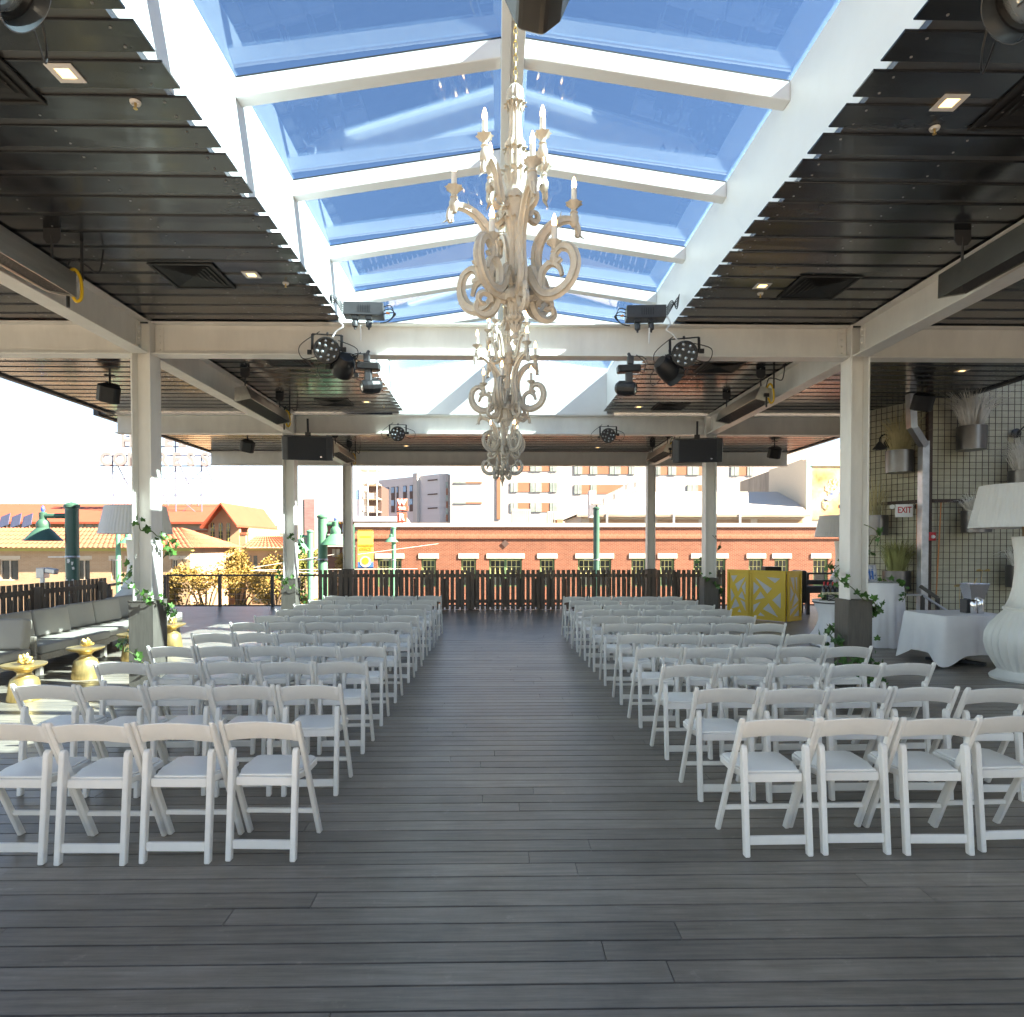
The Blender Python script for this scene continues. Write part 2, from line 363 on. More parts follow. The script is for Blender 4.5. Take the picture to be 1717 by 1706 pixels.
# ------------------------------------------------------------------ mesh helpers
class M:
    def __init__(s):
        s.v = []; s.f = []
    def add(s, vs, fs):
        o = len(s.v)
        s.v += [tuple(v) for v in vs]
        s.f += [tuple(i + o for i in f) for f in fs]
        return s
    def box(s, x0, x1, y0, y1, z0, z1):
        return s.add([(x0, y0, z0), (x1, y0, z0), (x1, y1, z0), (x0, y1, z0), (x0, y0, z1), (x1, y0, z1), (x1, y1, z1), (x0, y1, z1)],
                     [(0, 3, 2, 1), (4, 5, 6, 7), (0, 1, 5, 4), (1, 2, 6, 5), (2, 3, 7, 6), (3, 0, 4, 7)])
    def obox(s, c, size, rot=None):
        """box of a size at a centre, turned by an Euler or a matrix"""
        hx, hy, hz = size[0] / 2, size[1] / 2, size[2] / 2
        mt = (Euler(rot).to_matrix() if not isinstance(rot, Matrix) else rot) if rot is not None else Matrix.Identity(3)
        c = Vector(c)
        vs = [c + mt @ Vector(p) for p in ((-hx, -hy, -hz), (hx, -hy, -hz), (hx, hy, -hz), (-hx, hy, -hz), (-hx, -hy, hz), (hx, -hy, hz), (hx, hy, hz), (-hx, hy, hz))]
        return s.add(vs, [(0, 3, 2, 1), (4, 5, 6, 7), (0, 1, 5, 4), (1, 2, 6, 5), (2, 3, 7, 6), (3, 0, 4, 7)])
    def bar(s, a, b, wd, ht=None, up=(0, 0, 1)):
        """square bar from a to b"""
        a, b = Vector(a), Vector(b)
        ht = ht or wd
        d = (b - a).normalized()
        x = d.cross(Vector(up))
        if x.length < 1e-4:
            x = d.cross(Vector((0, 1, 0)))
        x.normalize()
        z = x.cross(d)
        vs = []
        for q in (a, b):
            for i, j in ((-1, -1), (1, -1), (1, 1), (-1, 1)):
                vs.append(q + x * (i * wd / 2) + z * (j * ht / 2))
        return s.add(vs, [(0, 1, 2, 3), (7, 6, 5, 4), (0, 4, 5, 1), (1, 5, 6, 2), (2, 6, 7, 3), (3, 7, 4, 0)])
    def prism(s, pts, a, b, axis='y'):
        """closed outline extruded from a to b along an axis; pts are the two other coordinates"""
        n = len(pts)
        def q(p, t):
            return {'y': (p[0], t, p[1]), 'x': (t, p[0], p[1]), 'z': (p[0], p[1], t)}[axis]
        vs = [q(p, a) for p in pts] + [q(p, b) for p in pts]
        fs = [tuple(range(n - 1, -1, -1)), tuple(range(n, 2 * n))]
        fs += [(i, (i + 1) % n, n + (i + 1) % n, n + i) for i in range(n)]
        return s.add(vs, fs)
    def tube(s, pts, r, n=8, rib=0.0, flat=1.0, cap=True, roll=None):
        pts = [Vector(p) for p in pts]
        k = len(pts)
        rs = r if isinstance(r, (list, tuple)) else [r] * k
        up = Vector((0, 0, 1)) if roll is None else Vector(roll)
        rings = []
        prev = None
        for i, p in enumerate(pts):
            d = (pts[min(i + 1, k - 1)] - pts[max(i - 1, 0)])
            d = d.normalized() if d.length > 1e-9 else Vector((0, 0, 1))
            if prev is None:
                x = d.cross(up)
                if x.length < 1e-3:
                    x = d.cross(Vector((1, 0, 0)))
            else:
                x = prev - d * prev.dot(d)
            x.normalize(); prev = x
            z = x.cross(d)
            ring = []
            for j in range(n):
                a = 2 * PI * j / n
                rr = rs[i] * (1 + (rib if j % 2 else -rib))
                ring.append(p + x * (math.cos(a) * rr * flat) + z * (math.sin(a) * rr))
            rings.append(ring)
        vs = [v for rg in rings for v in rg]
        fs = []
        for i in range(k - 1):
            for j in range(n):
                fs.append((i * n + j, i * n + (j + 1) % n, (i + 1) * n + (j + 1) % n, (i + 1) * n + j))
        if cap:
            fs.append(tuple(range(n - 1, -1, -1)))
            fs.append(tuple((k - 1) * n + j for j in range(n)))
        return s.add(vs, fs)
    def lathe(s, prof, n=24, c=(0, 0, 0), lobes=0, amp=0.0, ampf=None, mt=None, cap=True):
        """profile of (radius, height) turned about z"""
        c = Vector(c)
        vs = []
        for i, (r, z) in enumerate(prof):
            a_ = amp if ampf is None else ampf[i]
            for j in range(n):
                a = 2 * PI * j / n
                rr = r * (1 + a_ * math.cos(lobes * a)) if lobes else r
                p = Vector((rr * math.cos(a), rr * math.sin(a), z))
                vs.append(c + (mt @ p if mt is not None else p))
        fs = []
        k = len(prof)
        for i in range(k - 1):
            for j in range(n):
                fs.append((i * n + j, i * n + (j + 1) % n, (i + 1) * n + (j + 1) % n, (i + 1) * n + j))
        if cap:
            if prof[0][0] > 1e-5: fs.append(tuple(range(n - 1, -1, -1)))
            if prof[-1][0] > 1e-5: fs.append(tuple((k - 1) * n + j for j in range(n)))
        return s.add(vs, fs)
    def mesh(s, name, material, bevel=0.0, smooth=False, seg=1):
        me = bpy.data.meshes.new(name)
        me.from_pydata(s.v, [], s.f)
        if bevel or smooth:
            bm = bmesh.new(); bm.from_mesh(me)
            if bevel:
                bmesh.ops.recalc_face_normals(bm, faces=bm.faces)
                es = [e for e in bm.edges if len(e.link_faces) == 2 and e.calc_face_angle(0) > 0.5]
                bmesh.ops.bevel(bm, geom=es, offset=bevel, segments=seg, profile=0.5, affect='EDGES', clamp_overlap=True)
            if smooth:
                for f in bm.faces: f.smooth = True
                for e in bm.edges:
                    if len(e.link_faces) == 2 and e.calc_face_angle(0) > R_(48): e.smooth = False
            bm.to_mesh(me); bm.free()
        me.materials.append(material)
        return me
    def build(s, name, material, parent=None, world=False, bevel=0.0, smooth=False, seg=1, loc=None, rot=None):
        return put(name, s.mesh(name, material, bevel, smooth, seg), parent, world, loc, rot)

def wpos(o):
    p = Vector((0, 0, 0))
    while o is not None:
        p += o.location; o = o.parent
    return p

def put(name, me, parent=None, world=False, loc=None, rot=None):
    o = bpy.data.objects.new(name, me)
    COL.objects.link(o)
    if parent is not None:
        o.parent = parent
    if world and parent is not None:
        o.location = -wpos(parent)
    if loc is not None: o.location = loc
    if rot is not None: o.rotation_euler = rot
    return o

def tag(o, label=None, cat=None, group=None, kind=None):
    if label: o['label'] = label
    if cat: o['category'] = cat
    if group: o['group'] = group
    if kind: o['kind'] = kind
    return o

def thing(name, label, cat, loc=(0, 0, 0), rotz=0.0, group=None):
    o = bpy.data.objects.new(name, None)
    COL.objects.link(o)
    o.location = loc; o.rotation_euler = (0, 0, rotz)
    o.empty_display_size = 0.1
    return tag(o, label, cat, group)

def dup(root, loc, rotz=None, label=None, group=None, parent=None):
    c = root.copy(); COL.objects.link(c)
    if parent is not None: c.parent = parent
    if loc is not None: c.location = loc
    if rotz is not None: c.rotation_euler = (0, 0, rotz)
    if label: c['label'] = label
    if group: c['group'] = group
    for ch in list(root.children):
        dup(ch, None, parent=c)
    return c

def text_mesh(body, size, depth, material, squash=1.0, bold=0.0, align='CENTER'):
    cu = bpy.data.curves.new('lettering', 'FONT')
    cu.body = body; cu.size = size; cu.extrude = depth; cu.offset = bold
    cu.align_x = align; cu.align_y = 'CENTER'
    cu.resolution_u = 3
    o = bpy.data.objects.new('lettering', cu)
    COL.objects.link(o)
    dg = bpy.context.evaluated_depsgraph_get()
    me = bpy.data.meshes.new_from_object(o.evaluated_get(dg))
    bpy.data.objects.remove(o)
    for v in me.vertices:
        v.co.x *= squash
    me.materials.clear(); me.materials.append(material)
    return me
STAND = (R_(90), 0, 0)

# ================================================================== SETTING
GZ = -5.0            # street level below the terrace
CZ = 4.40            # underside of the ceiling panels
XL, XR = -4.18, 4.35           # column lines
COLY = (8.07, 13.62, 18.85)    # column rows
SKL, SKR = -1.84, 2.11         # skylight opening
RIDX = 0.12
SKY0, SKY1 = 0.85, 13.50       # skylight along the hall
CUL, CUR = SKL - 0.106, SKR + 0.106   # upstand faces, set back behind the panel ends
EAVE, RIDGE = 5.235, 5.565
ROOF0 = 0.40                   # near edge of the roof, out of view, cut back to let in sky light

tag(M().box(-1500, 1500, -600, 3000, GZ - 1, GZ).build('ground', ASPH), kind='structure')
tag(M().box(-90, 90, 35.0, 39.95, GZ + 0.004, GZ + 0.15).build('pavement', PAVE), kind='structure')
tag(M().box(-90, 90, 35.4 - 0.55, 34.98, GZ + 0.004, GZ + 0.14).build('kerb', COPING), kind='structure')

# ---- terrace deck: planks of their own, darker gap below
deck = tag(M().box(-9.9, 9.9, -9.0, 19.6, -0.35, -0.022).build('deck', DECKGAP), kind='structure')
PITCH, PW = 0.1445, 0.1340
Y0 = 2.05
rows = int((19.5 - Y0) / PITCH)
cand = []
for i in range(-76, rows):
    y = Y0 + i * PITCH
    off = (0.0 + i * -0.86) % 4.88
    xs = [-9.88]
    x = -9.88 + off
    while x < 9.8:
        if x - xs[-1] > 0.3: xs.append(x)
        x += 4.88 if i % 2 else 3.05
    if 9.88 - xs[-1] < 0.3: xs[-1] = 9.88
    else: xs.append(9.88)
    for a, b in zip(xs[:-1], xs[1:]):
        cand.append((y, a + 0.002, b - 0.002, i))
def plank(mb, x0, x1, y0, y1, z0=-0.024, z1=0.0, c=0.0015):
    vs = [(x0, y0, z0), (x1, y0, z0), (x1, y0, z1 - c), (x1, y0 + c, z1), (x0, y0 + c, z1), (x0, y0, z1 - c),
          (x1, y1 - c, z1), (x0, y1 - c, z1), (x1, y1, z1 - c), (x0, y1, z1 - c), (x1, y1, z0), (x0, y1, z0)]
    mb.add(vs, [(0, 1, 2, 5), (5, 2, 3, 4), (4, 3, 6, 7), (7, 6, 8, 9), (9, 8, 10, 11), (0, 5, 4, 7, 9, 11), (1, 10, 8, 6, 3, 2)])
vis = [c for c in cand if c[0] > 2.0 and abs((c[1] + c[2]) / 2) - (c[2] - c[1]) / 2 < c[0] * 0.85]
vis.sort(key=lambda c: c[0])
near = vis[:299]
nset = set(id(c) for c in near)
rest = M()
for c in cand:
    y, a, b, i = c
    if id(c) in nset:
        mb = M(); plank(mb, a - (a + b) / 2, b - (a + b) / 2, 0, PW)
        mb.build('plank', DECK, deck, loc=((a + b) / 2, y, random.uniform(-0.0012, 0.0006)))
    else:
        plank(rest, a, b, y, y + PW)
tag(rest.build('planks_beyond', DECK, deck), kind='stuff')
M().box(-9.95, 9.95, 19.6, 19.64, -0.4, 0.02).build('edge_board', CLAD, deck)

# ---- roof slab with the skylight opening, ceiling panels below it
RL1, RL2, RR = -7.65, -8.0, 8.25
REND = 19.35
roof = M()
roof.box(RL1, CUL - 0.152, ROOF0, SKY1, CZ + 0.06, CZ + 0.34)
roof.box(CUR + 0.152, RR, ROOF0, SKY1, CZ + 0.06, CZ + 0.34)
roof.box(CUL - 0.151, CUR + 0.151, ROOF0, SKY0 - 0.16, CZ + 0.06, CZ + 0.34)
roof.box(RL2, RR, SKY1 + 0.17, REND, CZ + 0.06, CZ + 0.34)
roofo = tag(roof.build('roof', ROOF), kind='structure')
fas = M()
fas.box(RL1 - 0.10, RL1 - 0.002, ROOF0, SKY1 + 0.1, CZ - 0.03, CZ + 0.40)
fas.box(RL2 - 0.10, RL2 - 0.002, SKY1 + 0.102, REND, CZ - 0.03, CZ + 0.40)
fas.box(RR + 0.002, RR + 0.10, ROOF0, REND, CZ - 0.03, CZ + 0.40)
fas.build('fascia', FASCIA, roofo)
M().box(RL2 - 0.1, RR + 0.1, REND + 0.002, REND + 0.10, CZ - 0.06, CZ + 0.40).build('end_fascia', STEEL, roofo)
st = M()
st.box(-7.3, -5.6, REND + 0.11, REND + 0.9, CZ - 0.02, CZ + 0.2)
st.box(5.6, 7.4, REND + 0.11, REND + 0.7, CZ - 0.02, CZ + 0.2)
st.build('end_step', STEEL, roofo)

ceil = M()
ceil.box(RL1 + 0.004, CUL - 0.002, ROOF0 + 0.01, SKY1, CZ + 0.0125, CZ + 0.056)
ceil.box(CUR + 0.002, RR - 0.004, ROOF0 + 0.01, SKY1, CZ + 0.0125, CZ + 0.056)
ceil.box(RL2 + 0.004, RR - 0.004, SKY1 + 0.175, REND - 0.01, CZ + 0.0125, CZ + 0.056)
ceil.box(SKL - 0.10, SKR + 0.10, ROOF0 + 0.02, SKY0 - 0.165, CZ + 0.0125, CZ + 0.056)
ceilo = tag(ceil.build('ceiling', RECESS), kind='structure')
SP, SW = 0.2888, 0.222
def slat_mesh(L):
    mb = M()
    # shallow tray: flat face, small turned-up lips and a slight oil-canning bow
    n = 6
    for i in range(n):
        pass
    vs, fs = [], []
    for i in range(n + 1):
        x = L * i / n
        dz = random.uniform(-0.0022, 0.0022)
        vs += [(x, 0, 0.0122), (x, 0.003, 0.002 + dz * 0.3), (x, 0.006, dz * 0.4), (x, SW / 2, dz), (x, SW - 0.006, dz * 0.4), (x, SW - 0.003, 0.002 + dz * 0.3), (x, SW, 0.0122)]
    for i in range(n):
        for j in range(6):
            a = i * 7 + j
            fs.append((a, a + 1, a + 8, a + 7))
    fs.append(tuple(range(6, -1, -1))); fs.append(tuple(n * 7 + j for j in range(7)))
    mb.add(vs, fs)
    return mb.mesh('slat', SLAT)
vl = [slat_mesh(SKL - RL1 - 0.004) for _ in range(5)]
vr = [slat_mesh(RR - SKR - 0.004) for _ in range(5)]
vc = [slat_mesh(RR - RL2 - 0.008) for _ in range(4)]
vf = [slat_mesh(SKR - SKL + 0.2) for _ in range(2)]
k0 = 3.462 - SP * 10
i = 0
while True:
    y = k0 + i * SP
    i += 1
    if y + SW > REND - 0.02: break
    if y + SW < SKY1 - 0.005:
        put('slat', random.choice(vl), ceilo, loc=(RL1 + 0.004, y, CZ))
        put('slat', random.choice(vr), ceilo, loc=(SKR, y, CZ))
    elif y > SKY1 + 0.12:
        put('slat', random.choice(vc), ceilo, loc=(RL2 + 0.004, y, CZ))
sc = M()
scx = [SKL - 0.14, SKL - 0.98, SKL - 1.85, SKL - 2.75, -5.2, -6.1, -7.0, SKR + 0.14, SKR + 0.98, SKR + 1.85, 4.9, 5.8, 6.7, 7.6]
i = 0
while True:
    y = k0 + i * SP
    i += 1
    if y + SW > REND - 0.02: break
    if y < 2.0: continue
    for x in scx:
        for q in (0.045, SW - 0.045):
            sc.lathe([(0.0085, 0.0), (0.0075, -0.004), (0.0001, -0.006)], 6, (x + random.uniform(-.01, .01), y + q, CZ - 0.0008), cap=False)
tag(sc.build('screws', SCREW, ceilo), kind='stuff')

# ---- neighbouring building to the right, which shades the right half
tag(M().box(20.0, 20.5, -16.0, 19.2, GZ, 14.4).build('side_wall', CREAM), 'tall cream wall of the next building, beyond the right edge', 'wall')

# ================================================================== STEEL FRAME
def hsec(mb, cx, cy, z0, z1, wx=0.23, dy=0.25, tf=0.020, tw=0.014):
    mb.box(cx - wx / 2, cx - wx / 2 + tf, cy - dy / 2, cy + dy / 2, z0, z1)
    mb.box(cx + wx / 2 - tf, cx + wx / 2, cy - dy / 2, cy + dy / 2, z0, z1)
    mb.box(cx - wx / 2 + tf, cx + wx / 2 - tf, cy - tw / 2, cy + tw / 2, z0, z1)
ordn = ['nearest', 'second', 'farthest']
BZ0, BZ1 = 4.0, 4.385
for side, cx in (('left', XL), ('right', XR)):
    for r, cy in enumerate(COLY):
        t = thing('steel_column', 'white steel column with dark cladded foot, %s of the %s-hand row' % (ordn[r], side), 'column', (cx, cy, 0), 0, 'terrace columns')
        mb = M(); hsec(mb, 0, 0, 0.02, BZ1 - 0.001); mb.build('shaft', STEEL, t, bevel=0.003)
        cl = M()
        for (x0, x1, y0, y1) in ((-0.145, 0.145, -0.165, -0.135), (-0.145, 0.145, 0.135, 0.165), (-0.145, -0.118, -0.134, 0.134), (0.118, 0.145, -0.134, 0.134)):
            cl.box(x0, x1, y0, y1, 0.002, 1.085)
        cl.build('cladding', CLAD, t, bevel=0.003)
        M().box(-0.15, 0.15, -0.17, 0.17, 1.086, 1.096).build('cladding_cap', CLAD, t)

def ibeam_x(mb, x0, x1, cy, z0=BZ0, z1=BZ1, bf=0.20, tf=0.018, tw=0.012):
    mb.box(x0, x1, cy - bf / 2, cy + bf / 2, z0, z0 + tf)
    mb.box(x0, x1, cy - bf / 2, cy + bf / 2, z1 - tf, z1)
    mb.box(x0, x1, cy - tw / 2, cy + tw / 2, z0 + tf, z1 - tf)
def ibeam_y(mb, cx, y0, y1, z0=BZ0, z1=BZ1, bf=0.20, tf=0.018, tw=0.012):
    mb.box(cx - bf / 2, cx + bf / 2, y0, y1, z0, z0 + tf)
    mb.box(cx - bf / 2, cx + bf / 2, y0, y1, z1 - tf, z1)
    mb.box(cx - tw / 2, cx + tw / 2, y0, y1, z0 + tf, z1 - tf)
def bolts_x(mb, x, cy, s):
    for k in range(4):
        mb.lathe([(0.016, 0), (0.016, 0.014), (0.0001, 0.016)], 6, (x, cy, BZ0 + 0.075 + k * 0.078), mt=Euler((R_(90), 0, 0)).to_matrix())
names_c = ['nearest', 'middle', 'far']
for r, cy in enumerate(COLY):
    for nm, xa, xb, lab in (('left', RL1 + 0.02 if r < 2 else RL2 + 0.02, XL - 0.118, 'left outer bay'),
                            ('mid', XL + 0.118, XR - 0.118, 'centre bay below the skylight' if r < 2 else 'centre bay at the far end'),
                            ('right', XR + 0.118, RR - 0.02, 'right outer bay')):
        t = thing('cross_beam', 'cream steel cross beam in the %s, %s row' % (lab, names_c[r]), 'beam', ((xa + xb) / 2, cy, BZ0), 0, 'cross beams')
        mb = M(); ibeam_x(mb, xa, xb, cy); mb.build('girder', STEEL, t, world=True, bevel=0.002)
        bl = M()
        for x, sgn in ((xa, 1), (xb, -1)):
            if nm == 'left' and sgn == 1: continue
            if nm == 'right' and sgn == -1: continue
            q = x + sgn * 0.055
            cp = M(); cp.box(q - 0.05, q + 0.05, cy - 0.0075 - 0.012, cy - 0.0075, BZ0 + 0.045, BZ1 - 0.045)
            cp.build('connection_plate', STEEL, t, world=True, bevel=0.002)
            bolts_x(bl, q, cy - 0.0195, sgn)
        tag(bl.build('bolts', STEEL, t, world=True), kind='stuff')
ys = [ROOF0 + 0.05] + list(COLY)
bayn = ['nearest', 'middle', 'far']
for side, cx in (('left', XL), ('right', XR)):
    for r in range(3):
        a = ys[r] + (0.127 if r else 0); b = ys[r + 1] - 0.127
        t = thing('long_beam', 'cream steel beam running lengthwise over the %s columns, %s bay' % (side, bayn[r]), 'beam', (cx, (a + b) / 2, BZ0), 0, 'lengthwise beams')
        mb = M(); ibeam_y(mb, cx, a, b); mb.build('girder', STEEL, t, world=True, bevel=0.002)
        bl = M()
        s = 1 if side == 'left' else -1
        for q in ((b - 0.055,) if r == 0 else (a + 0.055, b - 0.055)):
            x = cx + s * 0.0075
            cp = M(); cp.box(min(x, x + s * 0.012), max(x, x + s * 0.012), q - 0.05, q + 0.05, BZ0 + 0.045, BZ1 - 0.045)
            cp.build('connection_plate', STEEL, t, world=True, bevel=0.002)
            for k in range(4):
                bl.lathe([(0.016, 0), (0.016, 0.014), (0.0001, 0.016)], 6, (x + s * 0.012, q, BZ0 + 0.075 + k * 0.078), mt=Euler((0, s * R_(90), 0)).to_matrix())
        tag(bl.build('bolts', STEEL, t, world=True), kind='stuff')

# ================================================================== SKYLIGHT
sk = thing('skylight', 'long glazed gable skylight with white rafters over the aisle', 'skylight', (RIDX, 5.3, CZ))
M().box(CUL - 0.150, CUL, SKY0, SKY1, CZ + 0.0575, EAVE).build('curb_wall', WHITE, sk, world=True, bevel=0.004)
M().box(CUR, CUR + 0.150, SKY0, SKY1, CZ + 0.0575, EAVE + 0.02).build('curb_wall', WHITE, sk, world=True, bevel=0.004)
gab = M()
gab.prism([(CUL - 0.150, CZ - 0.012), (CUR + 0.150, CZ - 0.012), (CUR + 0.150, EAVE + 0.018), (RIDX, RIDGE), (CUL - 0.150, EAVE)], SKY1 + 0.002, SKY1 + 0.168, 'y')
gab.build('gable_wall', WHITE, sk, world=True)
gab = M()
gab.prism([(CUL - 0.150, CZ - 0.012), (CUR + 0.150, CZ - 0.012), (CUR + 0.150, EAVE + 0.018), (RIDX, RIDGE), (CUL - 0.150, EAVE)], SKY0 - 0.16, SKY0 - 0.002, 'y')
gab.build('gable_wall', WHITE, sk, world=True)
rb = M()
rb.box(RIDX - 0.085, RIDX - 0.014, SKY0, SKY1, RIDGE - 0.21, RIDGE)
rb.box(RIDX + 0.014, RIDX + 0.085, SKY0, SKY1, RIDGE - 0.21, RIDGE)
rb.box(RIDX - 0.0135, RIDX + 0.0135, SKY0, SKY1, RIDGE - 0.19, RIDGE - 0.002)
rb.build('ridge_beam', WHITE, sk, world=True, bevel=0.003)
RAFT = [5.06 + 1.40 * k for k in range(-2, 6)]
SL = (RIDGE - EAVE) / (RIDX - CUL)
for y in RAFT:
    for s in (-1, 1):
        xe = CUL + 0.001 if s < 0 else CUR - 0.001
        xr = RIDX + s * 0.086
        ze = EAVE if s < 0 else EAVE + 0.02
        zr = RIDGE - 0.014
        mb = M()
        mb.prism([(xe, ze - 0.155), (xr, zr - 0.155), (xr, zr - 0.012), (xe, ze - 0.012)], y, y + 0.13, 'y')
        mb.build('rafter', WHITE, sk, world=True, bevel=0.006)
        sl = M()
        sl.prism([(xe, ze - 0.0115), (xr, zr - 0.0115), (xr, zr + 0.006), (xe, ze + 0.006)], y + 0.012, y + 0.118, 'y')
        sl.build('seal', RUBBER, sk, world=True)
ed = [SKY0] + RAFT + [SKY1]
edges = [SKY0 + 0.001] + [r + 0.065 for r in RAFT] + [SKY1]
for a, b in zip(edges[:-1], edges[1:]):
    if b - a < 0.2: continue
    for s in (-1, 1):
        xe = CUL - 0.12 if s < 0 else CUR + 0.12
        xr = RIDX + s * 0.012
        ze = (EAVE if s < 0 else EAVE + 0.02) + 0.010 - 0.12 * SL * 0
        zr = RIDGE + 0.004
        g = M()
        g.prism([(xe, ze), (xr, zr), (xr, zr + 0.014), (xe, ze + 0.014)], a + 0.008, b - 0.008, 'y')
        g.build('pane', GLASS, sk, world=True)
cpx = M()
cpx.box(RIDX - 0.07, RIDX + 0.07, SKY0, SKY1, RIDGE + 0.022, RIDGE + 0.05)
cpx.build('ridge_cap', FASCIA, sk, world=True)

# ================================================================== CHAIRS
def make_chair():
    t = thing('folding_chair', 'x', 'chair', (0, 0, 0), 0, 'white folding chairs in rows')
    W2 = 0.225
    def post_pt(z):                 # the long leg rakes from the front foot up to the back
        k = z / 0.775
        return 0.375 - 0.385 * k
    for s in (-1, 1):
        x0, x1 = (s * W2, s * (W2 - 0.026)) if s > 0 else (s * (W2 - 0.026), s * W2)
        x0, x1 = min(x0, x1), max(x0, x1)
        x0 = s * W2 - 0.0255 if s > 0 else s * W2
        mb = M()
        hw = 0.024
        pts = [(post_pt(0) - hw, 0.0), (post_pt(0) + hw, 0.0), (post_pt(0.755) + hw * 0.85, 0.755), (post_pt(0.785) + 0.008, 0.785), (post_pt(0.785) - 0.012, 0.783), (post_pt(0.76) - hw * 0.85, 0.757)]
        mb.prism(pts, x0, x0 + 0.0255, 'x')
        mb.build('front_leg', CHAIR, t, bevel=0.005)
        x0 = (W2 - 0.062) if s > 0 else -W2 + 0.030
        mb = M()
        mb.prism([(-0.020, 0), (0.020, 0), (0.078, 0.575), (0.076, 0.60), (0.058, 0.615), (0.038, 0.605), (0.030, 0.575)], x0, x0 + 0.032, 'x')
        mb.build('rear_leg', CHAIR, t, bevel=0.005)
    # curved backrest
    n = 12
    vs, fs = [], []
    for i in range(n + 1):
        u = -1 + 2 * i / n
        x = u * (W2 - 0.0255)
        cr = 1 - u * u
        yc = -0.010 * cr * 0 - 0.018 * cr
        zt = 0.760 + 0.022 * cr
        zb = 0.652 + 0.024 * cr
        for dy in (0.0, 0.020):
            vs.append((x, post_pt(zb) - 0.012 + yc + dy, zb))
            vs.append((x, post_pt(zt) - 0.010 + yc + dy, zt))
    for i in range(n):
        a = 4 * i; b = a + 4
        fs += [(a, b, b + 1, a + 1), (a + 2, a + 3, b + 3, b + 2), (a + 1, b + 1, b + 3, a + 3), (a, a + 2, b + 2, b)]
    fs += [(0, 1, 3, 2), (4 * n, 4 * n + 2, 4 * n + 3, 4 * n + 1)]
    M().add(vs, fs).build('backrest', CHAIR, t, bevel=0.004, smooth=True)
    # seat
    mb = M()
    xo, xi = 0.192, 0.158
    mb.prism([(-xi, 0.055), (xi, 0.055), (xi, 0.10), (xo, 0.20), (xo, 0.40), (xo - 0.03, 0.428), (-xo + 0.03, 0.428), (-xo, 0.40), (-xo, 0.20), (-xi, 0.10)], 0.405, 0.447, 'z')
    seat = mb.build('seat', CHAIR, t, bevel=0.006)
    mb = M()
    xo -= 0.012; xi -= 0.006
    mb.prism([(-xi, 0.066), (xi, 0.066), (xi, 0.11), (xo, 0.21), (xo, 0.395), (xo - 0.03, 0.418), (-xo + 0.03, 0.418), (-xo, 0.395), (-xo, 0.21), (-xi, 0.11)], 0.4475, 0.460, 'z')
    mb.build('seat_pad', PAD, seat, bevel=0.007, seg=2, smooth=True)
    M().box(-0.160, 0.160, 0.052, 0.070, 0.398, 0.446).build('rear_apron', CHAIR, t, bevel=0.003)
    M().box(-0.1625, 0.1625, 0.001, 0.019, 0.062, 0.112).build('rear_stretcher', CHAIR, t, bevel=0.003)
    mb = M(); mb.bar((-W2 + 0.026, post_pt(0.165), 0.165), (W2 - 0.026, post_pt(0.165), 0.165), 0.020, 0.028)
    mb.build('front_stretcher', CHAIR, t, bevel=0.003)
    return t
chair0 = make_chair()
ORD = ['nearest', 'second nearest', 'third nearest', 'fourth nearest', 'fifth nearest', 'sixth nearest', 'seventh nearest', 'eighth nearest', 'ninth nearest', 'tenth nearest', 'farthest']
SEAT = ['aisle seat', 'second seat from aisle', 'third seat from aisle', 'fourth seat from aisle', 'outermost seat']
LROW = [3.67, 4.67, 5.60, 6.46, 7.41, 8.48, 9.27, 10.19, 11.08, 11.96, 12.93]
RROW = [3.72, 4.49, 5.41, 6.33, 7.24, 8.26, 9.17, 10.10, 10.88, 11.76, 12.68]
used = False
for side in ('left', 'right'):
    for r in range(11):
        d = (LROW if side == 'left' else RROW)[r]
        for k in range(5):
            if r == 0 and k == 4: continue
            if side == 'left':
                x = -1.075 - 0.225 - 0.459 * k
            else:
                x = 1.35 - 0.008 * r + 0.225 + 0.459 * k
            lab = 'white folding chair %s of aisle, %s row, %s' % (side, ORD[r], SEAT[k])
            loc = (x + random.uniform(-.010, .010), d + random.uniform(-.028, .028), 0.0)
            rz = R_(random.gauss(0, 1.7))
            if not used:
                chair0.location = loc; chair0.rotation_euler.z = rz; chair0['label'] = lab; used = True
            else:
                dup(chair0, loc, rz, lab)

# ================================================================== CHANDELIERS
def spiral(cx, cz, r0, r1, a0, a1, n=14):
    out = []
    for i in range(n + 1):
        k = i / n
        a = R_(a0 + (a1 - a0) * k); r = r0 + (r1 - r0) * k
        out.append((cx + r * math.cos(a), cz + r * math.sin(a)))
    return out
def smooth_line(pts, n=6):
    out = []
    P_ = [pts[0]] + list(pts) + [pts[-1]]
    for i in range(1, len(P_) - 2):
        p0, p1, p2, p3 = [Vector(q) for q in P_[i - 1:i + 3]]
        for k in range(n):
            t = k / n
            out.append(0.5 * ((2 * p1) + (p2 - p0) * t + (2 * p0 - 5 * p1 + 4 * p2 - p3) * t * t + (3 * p1 - p0 - 3 * p2 + p3) * t ** 3))
    out.append(Vector(pts[-1]))
    return out
def rz2(pts):
    return [(Vector(p)[0], 0, Vector(p)[1]) for p in pts]
def taper(n, a, m, b):
    out = []
    for i in range(n):
        k = i / (n - 1)
        out.append(a + (m - a) * k * 2 if k < .5 else m + (b - m) * (k - .5) * 2)
    return out
def leaf_spike(mb, p, d, L, wd):
    """a small acanthus tongue standing off an arm"""
    p, d = Vector(p), Vector(d).normalized()
    y = Vector((0, 1, 0))
    nrm = d.cross(y)
    vs = [p - y * wd, p + y * wd, p + nrm * wd * 0.8, p + d * L + nrm * L * 0.35]
    mb.add(vs, [(0, 1, 3), (1, 2, 3), (2, 0, 3), (0, 2, 1)])

